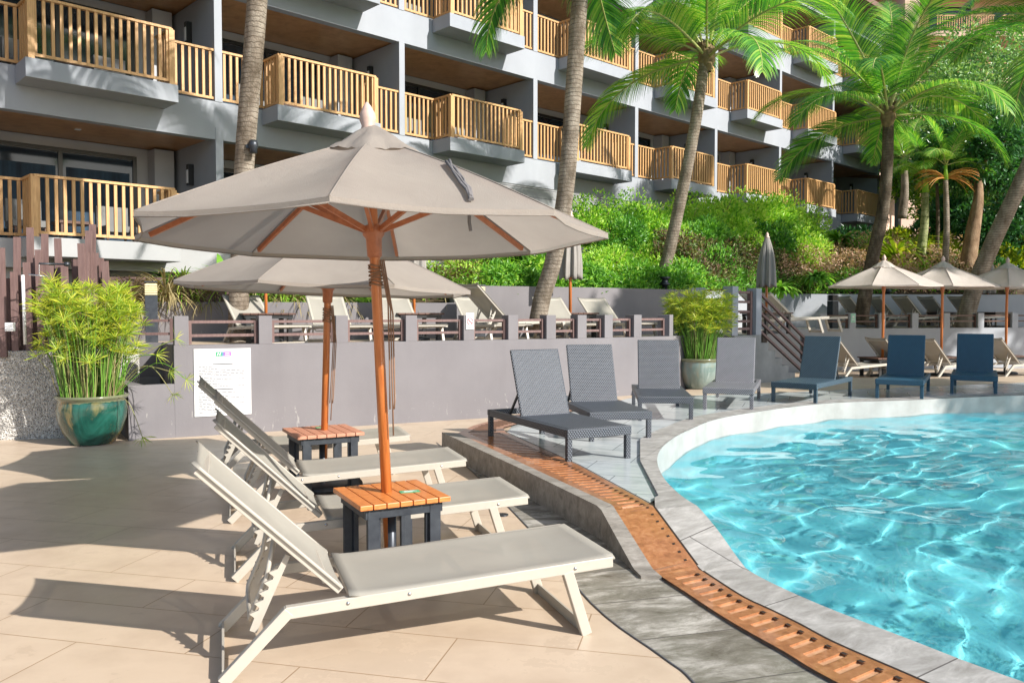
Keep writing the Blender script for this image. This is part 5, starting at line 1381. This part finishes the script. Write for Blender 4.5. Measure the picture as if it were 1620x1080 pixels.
c = atY(401, 232, 12.45); m = MB(); m.lathe([(.001, .10), (.05, .095), (.07, .05), (.075, .0), (.055, -.03), (.055, -.10), (.001, -.10)], (0, 0, 0), 16); m.box((-.06, 0, .0), (.1, .05, .05))
o = m.build('trunk_lamp', M['iron'], None); o.location = c; tag(o, 'dark blue grey lamp strapped to the thick palm trunk at the left', 'lamp')
p2, P2 = palm('slender palm in the middle whose trunk curves up behind the front canopy', T((848, 524, 14.4), (858, 470, 14.3), (876, 410, 14.2), (895, 300, 14.0), (907, 150, 13.8), (917, 0, 13.6), (926, -60, 13.5), (935, -105, 13.5)), (.155, .125), 1.0, 17, 4)
p3, P3 = palm('slim curved palm before the hedge with its crown over the middle balconies', T((1047, 442, 18.9), (1058, 400, 18.8), (1082, 290, 18.6), (1101, 190, 18.4), (1113, 110, 18.3), (1118, 85, 18.3)), (.15, .11), .98, 15, 9)
p4, P4 = palm('dark trunked coconut palm with a full crown in front of the hotel end', T((1362, 512, 22.2), (1368, 470, 22.1), (1380, 410, 22.0), (1397, 330, 21.8), (1404, 250, 21.6), (1405, 178, 21.5)), (.19, .13), 1.08, 17, 14, 'bark_dark')
p5, P5 = palm('grey palm leaning to the right beside the closed umbrella at the right edge', T((1524, 520, 23.4), (1540, 460, 23.3), (1570, 385, 23.0), (1605, 310, 22.6), (1640, 230, 22.2), (1680, 120, 21.8), (1700, 40, 21.6)), (.24, .16), 1.2, 16, 22)
# slim areca palms in the background
def small_palm(label, px, pyb, pyt, Y, r, bk, s, seed, n_=9, dead=False):
    random.seed(seed); a = atY(px[0], pyb, Y); b = atY(px[1], pyt, Y); P = smooth_line([a, a.lerp(b, .5) + V(.05, 0, 0), b], 5)
    root = empty('areca_palm', a, 0, label, 'palm tree', 'slim background palms'); mb = MB(); mb.M = Matrix.Translation(-a); mb.tube(P, [r * (1.2 - .4 * i / (len(P) - 1)) for i in range(len(P))], 10); mb.build('trunk', M[bk], root)
    mb = MB(); mb.tube([b - a, b - a + V(0, 0, .5)], [r * .9, r * .4], 10); mb.build('crownshaft', M['leaf_hedge'], root)
    for i in range(n_):
        kind = KINDS[i % 5]; an = i * 2.4 + seed; o = bpy.data.objects.new('frond', frond_data(kind)); col.objects.link(o); o.parent = root
        o.location = b - a + V(0, 0, .45); o.rotation_euler = (random.uniform(-.3, .3), 0, an); q = s * random.uniform(.8, 1.1); o.scale = (q, q, q * 1.0)
    if dead:
        mb = MB()
        for i in range(46):
            an = random.uniform(-.9, .9) + (0 if i % 3 else 3.1); p = b - a + V(0, 0, .05); d = V(math.cos(an), random.uniform(-.5, .5), random.uniform(.0, .9)).normalized(); P_ = [p]
            for q in range(5): P_.append(P_[-1] + d * .2); d = (d + V(0, 0, -.28)).normalized()
            mb.tube(P_, [.014, .013, .012, .01, .008, .004], 4)
        mb.build('flower_stalk', M['orange_frond'], root)
small_palm('slim background palm with a pale trunk just right of the strap leaved plant', (1456, 1464), 405, 305, 27, .13, 'bark_green', .62, 41)
small_palm('very slim background palm with an orange flower stalk', (1494, 1496), 440, 285, 26, .09, 'bark_palm', .58, 47, 9, True)
small_palm('thin dark stemmed background palm between the pale trunk and the orange flower stalk', (1481, 1482), 410, 290, 28, .06, 'bark_dark', .5, 52)
small_palm('short grey background palm before the low porch', (1427, 1431), 345, 270, 32, .15, 'bark_palm', .6, 58)
# broadleaf trees
def tree(label, base, trunk, R_, centre, n_, mat, seed, leafL=.16, lumps=24, name='broadleaf_tree', flat_=.8, bark_='bark_tree', tr=.28):
    random.seed(seed); root = empty(name, base, 0, label, 'tree', 'broadleaf trees'); B = Vector(base); Cn = Vector(centre) - B
    mb = MB(); pts_ = [V(0, 0, -.2)] + [Vector(q) - B for q in trunk] + [Cn * 1.0]; mb.tube(smooth_line(pts_, 4), [tr * (1 - .7 * i / (4 * (len(pts_) - 1))) for i in range(4 * (len(pts_) - 1) + 1)], 10)
    cs = []
    for i in range(lumps):
        d = rdir(); c = Cn + Vector((d.x * R_, d.y * R_, d.z * R_ * flat_)) * random.uniform(.45, .95); r = R_ * random.uniform(.22, .38); cs.append((c, r))
        if i % 2 == 0: mb.tube([Cn * .8, Cn.lerp(c, .5) + V(0, 0, -.1), c], [tr * .3, tr * .16, .02], 5)
    mb.build('trunk', M[bark_], root); mb = MB()
    for i in range(n_):
        c, r = random.choice(cs); d = rdir(); p = c + d * r * random.uniform(.6, 1.08)
        leaf_mesh(mb, p, (d + rdir() + V(0, 0, -.1)).normalized(), d + rdir() * .7, leafL * random.uniform(.6, 1.3), leafL * .5)
    mb.build('crown', M[mat], root); return root
b = atY(1527, 435, 27); tree('thick leaning brown trunked tree with dark leaves near the right edge', b, [atY(1540, 360, 27), atY(1548, 310, 27)], 2.0, atY(1545, 250, 27.5), 9000, 'leaf_deep', 61, .2)
b = atY(1575, 430, 34); tree('tall pale green leafed tree filling the upper right', b, [atY(1585, 300, 34)], 4.6, atY(1580, 170, 35), 26000, 'leaf_pale', 62, .2, 40)
b = atY(1650, 430, 33); tree('pale leafed tree at the right picture edge behind the leaning palm', b, [atY(1650, 330, 33)], 3.6, atY(1640, 250, 33), 14000, 'leaf_pale', 64, .2, 30)
b = atY(1500, 420, 38); tree('broad mid green tree behind the slim background palms', b, [atY(1500, 360, 38)], 3.2, atY(1500, 265, 38), 12000, 'leaf_hedge', 63, .2, 26)
b = atY(1600, 440, 30); tree('low dark tree at the right edge behind the shaded garden wall', b, [atY(1600, 400, 30)], 2.0, atY(1605, 375, 30), 8000, 'leaf_deep', 65, .2, 20)
yb = make_shrub('yellow_shrub', 71, 3500, 'leaf_yellow', leafL=.16, leafW=.07); used = []
for i, (px, py, Y, s, l) in enumerate([(1475, 352, 31, 1.5, 'yellow green shrub behind the pale trunked slim palm'), (1510, 365, 30, 1.3, 'yellow shrub right of the orange flower stalk'), (1440, 345, 33, 1.4, 'yellow green shrub left of the slim background palms'), (1585, 340, 31, 1.4, 'yellow green shrub between the brown trunk and the leaning palm'), (1600, 375, 29, 1.2, 'yellow green shrub low behind the leaning palm')]):
    c = atY(px, py, Y); place(yb, used, (c.x, c.y, c.z - 1.2 * s), i, l, 'yellow shrubs in the background', s)
db = make_shrub('dark_shrub', 72, 4200, 'leaf_deep', leafL=.18, leafW=.07); used = []
for i, (px, py, Y, s, l) in enumerate([(1465, 392, 28, 1.2, 'dark shrub at the foot of the slim background palms'), (1515, 400, 28, 1.2, 'dark shrub left of the thick brown trunk'), (1560, 400, 27.5, 1.1, 'dark shrub right of the thick brown trunk'), (1600, 410, 28.5, 1.3, 'dark shrub at the right edge above the shaded wall'), (1350, 350, 33, 1.2, 'dark shrub under the last hotel balcony'), (1500, 300, 33, 1.8, 'tall dark shrub high behind the orange flower stalk'), (1635, 420, 27.5, 1.3, 'dark shrub beyond the right picture edge')]):
    c = atY(px, py, Y); place(db, used, (c.x, c.y, c.z - 1.2 * s), i * 2, l, 'dark shrubs in the background', s)
gb = make_shrub('green_shrub', 73, 4200, 'leaf_hedge', leafL=.13, leafW=.06); used = []
for i, (px, py, Y, s, l) in enumerate([(1300, 352, 31, 1.1, 'green shrub at the foot of the last balconies'), (1330, 372, 29.5, .9, 'low green shrub left of the coconut palm trunk'), (1450, 400, 27, .8, 'small green shrub above the middle open umbrella'), (1480, 415, 26.5, .7, 'small bright shrub right above the middle open umbrella'), (1378, 360, 31, 1.0, 'green shrub right behind the coconut palm trunk')]):
    c = atY(px, py, Y); place(gb, used, (c.x, c.y, c.z - 1.2 * s), i * 2, l, 'green shrubs in the background', s)
# big trees to the right of the view that shade the far side of the pool
for i, (hx, hy, d_, rr, l) in enumerate([(3.1, 17.5, 17, 2.3, 'leftmost'), (7.4, 14.9, 15.5, 2.0, 'smallest'), (8.3, 23.4, 17.5, 2.2, 'middle'), (13.2, 25.2, 17, 2.4, 'fourth'), (10.2, 26.6, 21, 2.2, 'tallest')]):
    x, y, z = hx + .837 * d_, hy - .548 * d_, .2 + .613 * d_
    tree(l + ' of the big shade trees standing beyond the right picture edge', (x + .6, y + .6, 0), [(x + .5, y + .4, 3), (x + .2, y + .2, 6)], rr, (x, y, z), 4200, 'leaf_deep', 81 + i, .42, 30, tr=.3, flat_=.62)
# ------------------------------------------------ potted papyrus
def pot(name, mat, label, loc, s):
    o = empty(name, loc, 0, label, 'potted plant', 'big glazed pots of papyrus')
    mb = MB(); mb.lathe([(.001, .0), (.235, .0), (.26, .02), (.34, .16), (.392, .32), (.405, .44), (.392, .52), (.385, .555), (.415, .575), (.425, .60), (.415, .615), (.385, .61), (.365, .57), (.36, .54)], n=64)
    q = mb.build('pot', M[mat], o); q.scale = (s, s, s)
    mb = MB(); mb.lathe([(.36, .0), (.2, .015), (.001, .02)], (0, 0, .545), 24); q = mb.build('soil', M['soil'], o); q.scale = (s, s, s)
    return o
def papyrus(o, seed, s, stems, spread, hmin, hmax, umb=.17, bias=(0, 0)):
    random.seed(seed); st_m = MB(); um = MB()
    def umbel(c, up_, L_, n_):
        for j in range(n_):
            a = 2 * math.pi * j / n_ + random.uniform(-.1, .1); t1 = Vector((1, 0, 0)).cross(up_).normalized() if abs(up_.x) < .9 else Vector((0, 1, 0)).cross(up_).normalized(); t2 = up_.cross(t1)
            d = (t1 * math.cos(a) + t2 * math.sin(a)) + up_ * random.uniform(.1, 1.25); d.normalize(); l = L_ * random.uniform(.75, 1.15); sd_ = up_.cross(d).normalized() * .0036 * s
            m_ = c + d * l * .55 + V(0, 0, -.00); e = c + d * l + V(0, 0, -.10 * l)
            um.add([c - sd_ * .5, c + sd_ * .5, m_ + sd_, e, m_ - sd_], [(0, 1, 2, 3, 4)])
    for i in range(stems):
        a = random.uniform(0, 6.2832); r = .33 * s * math.sqrt(random.random()); h = random.triangular(hmin, hmax * 1.15, hmax * .8); q = spread * random.random() ** .7
        b = V(r * math.cos(a), r * math.sin(a), .55 * s); a2 = a + random.uniform(-.5, .5)
        e = b + V(q * math.cos(a2) + bias[0] * random.random(), q * math.sin(a2) + bias[1] * random.random(), h * (1 - .25 * q)); m_ = b.lerp(e, .55) + V(-.25 * q * math.cos(a2) * .5, -.25 * q * math.sin(a2) * .5, .04)
        st_m.tube([b, b.lerp(m_, .5) + V(random.uniform(-.01, .01), 0, 0), m_, e], [.0065 * s, .006 * s, .0045 * s, .003 * s], 4, 0, False)
        umbel(e, ((e - m_).normalized() + rdir() * .35).normalized(), umb * random.uniform(.7, 1.25), random.randint(14, 22))
    return st_m, um, umbel
c = at(127, 707); pA = pot('potted_papyrus', 'glaze_teal', 'large teal glazed pot of bright papyrus at the left by the pebble wall', (c.x, c.y + .28, 0), .94)
st_m, um, umbel = papyrus(pA, 5, 1.0, 300, .27, .36, 1.24, .165)
for tip, mid in (((1.25, -.35, .78), (.8, -.1, .95)), ((1.05, -.25, .60), (.7, -.1, .92)), ((.95, .1, 1.22), (.55, .0, 1.0)), ((.85, -.2, 1.05), (.5, -.1, .98)), ((.72, -.3, .12), (.55, -.25, .5)), ((1.0, -.2, .86), (.6, -.1, .9))):
    b = V(.28, -.05, .55); P_ = smooth_line([b, Vector(mid), Vector(tip)], 5); st_m.tube(P_, .005, 4, 0, False); umbel(P_[-1], (P_[-1] - P_[-2]).normalized(), .15, 14)
st_m.build('stems', M['stem_papyrus'], pA); um.build('foliage', M['leaf_papyrus'], pA)
c = at(1109, 616, .2); pB = pot('potted_papyrus', 'glaze_dull', 'large dull green grey pot of tall papyrus in front of the terrace steps', (c.x, c.y + .25, .2), .86)
st_m, um, umbel = papyrus(pB, 8, .86, 420, .36, .50, 1.12, .16); st_m.build('stems', M['stem_papyrus'], pB); um.build('foliage', M['leaf_papyrus'], pB)
# palm leaf lying behind the notice wall at the left
bl = strap_plant('broad_leaf_plant', 36, 9, .9, .16, 'leaf_fern', .8, 1.2); c = atY(352, 415, 14.0); bl.location = (c.x, c.y, c.z - .55); tag(bl, 'small plant with broad bright leaves rising behind the second canopy left of the thick trunk')
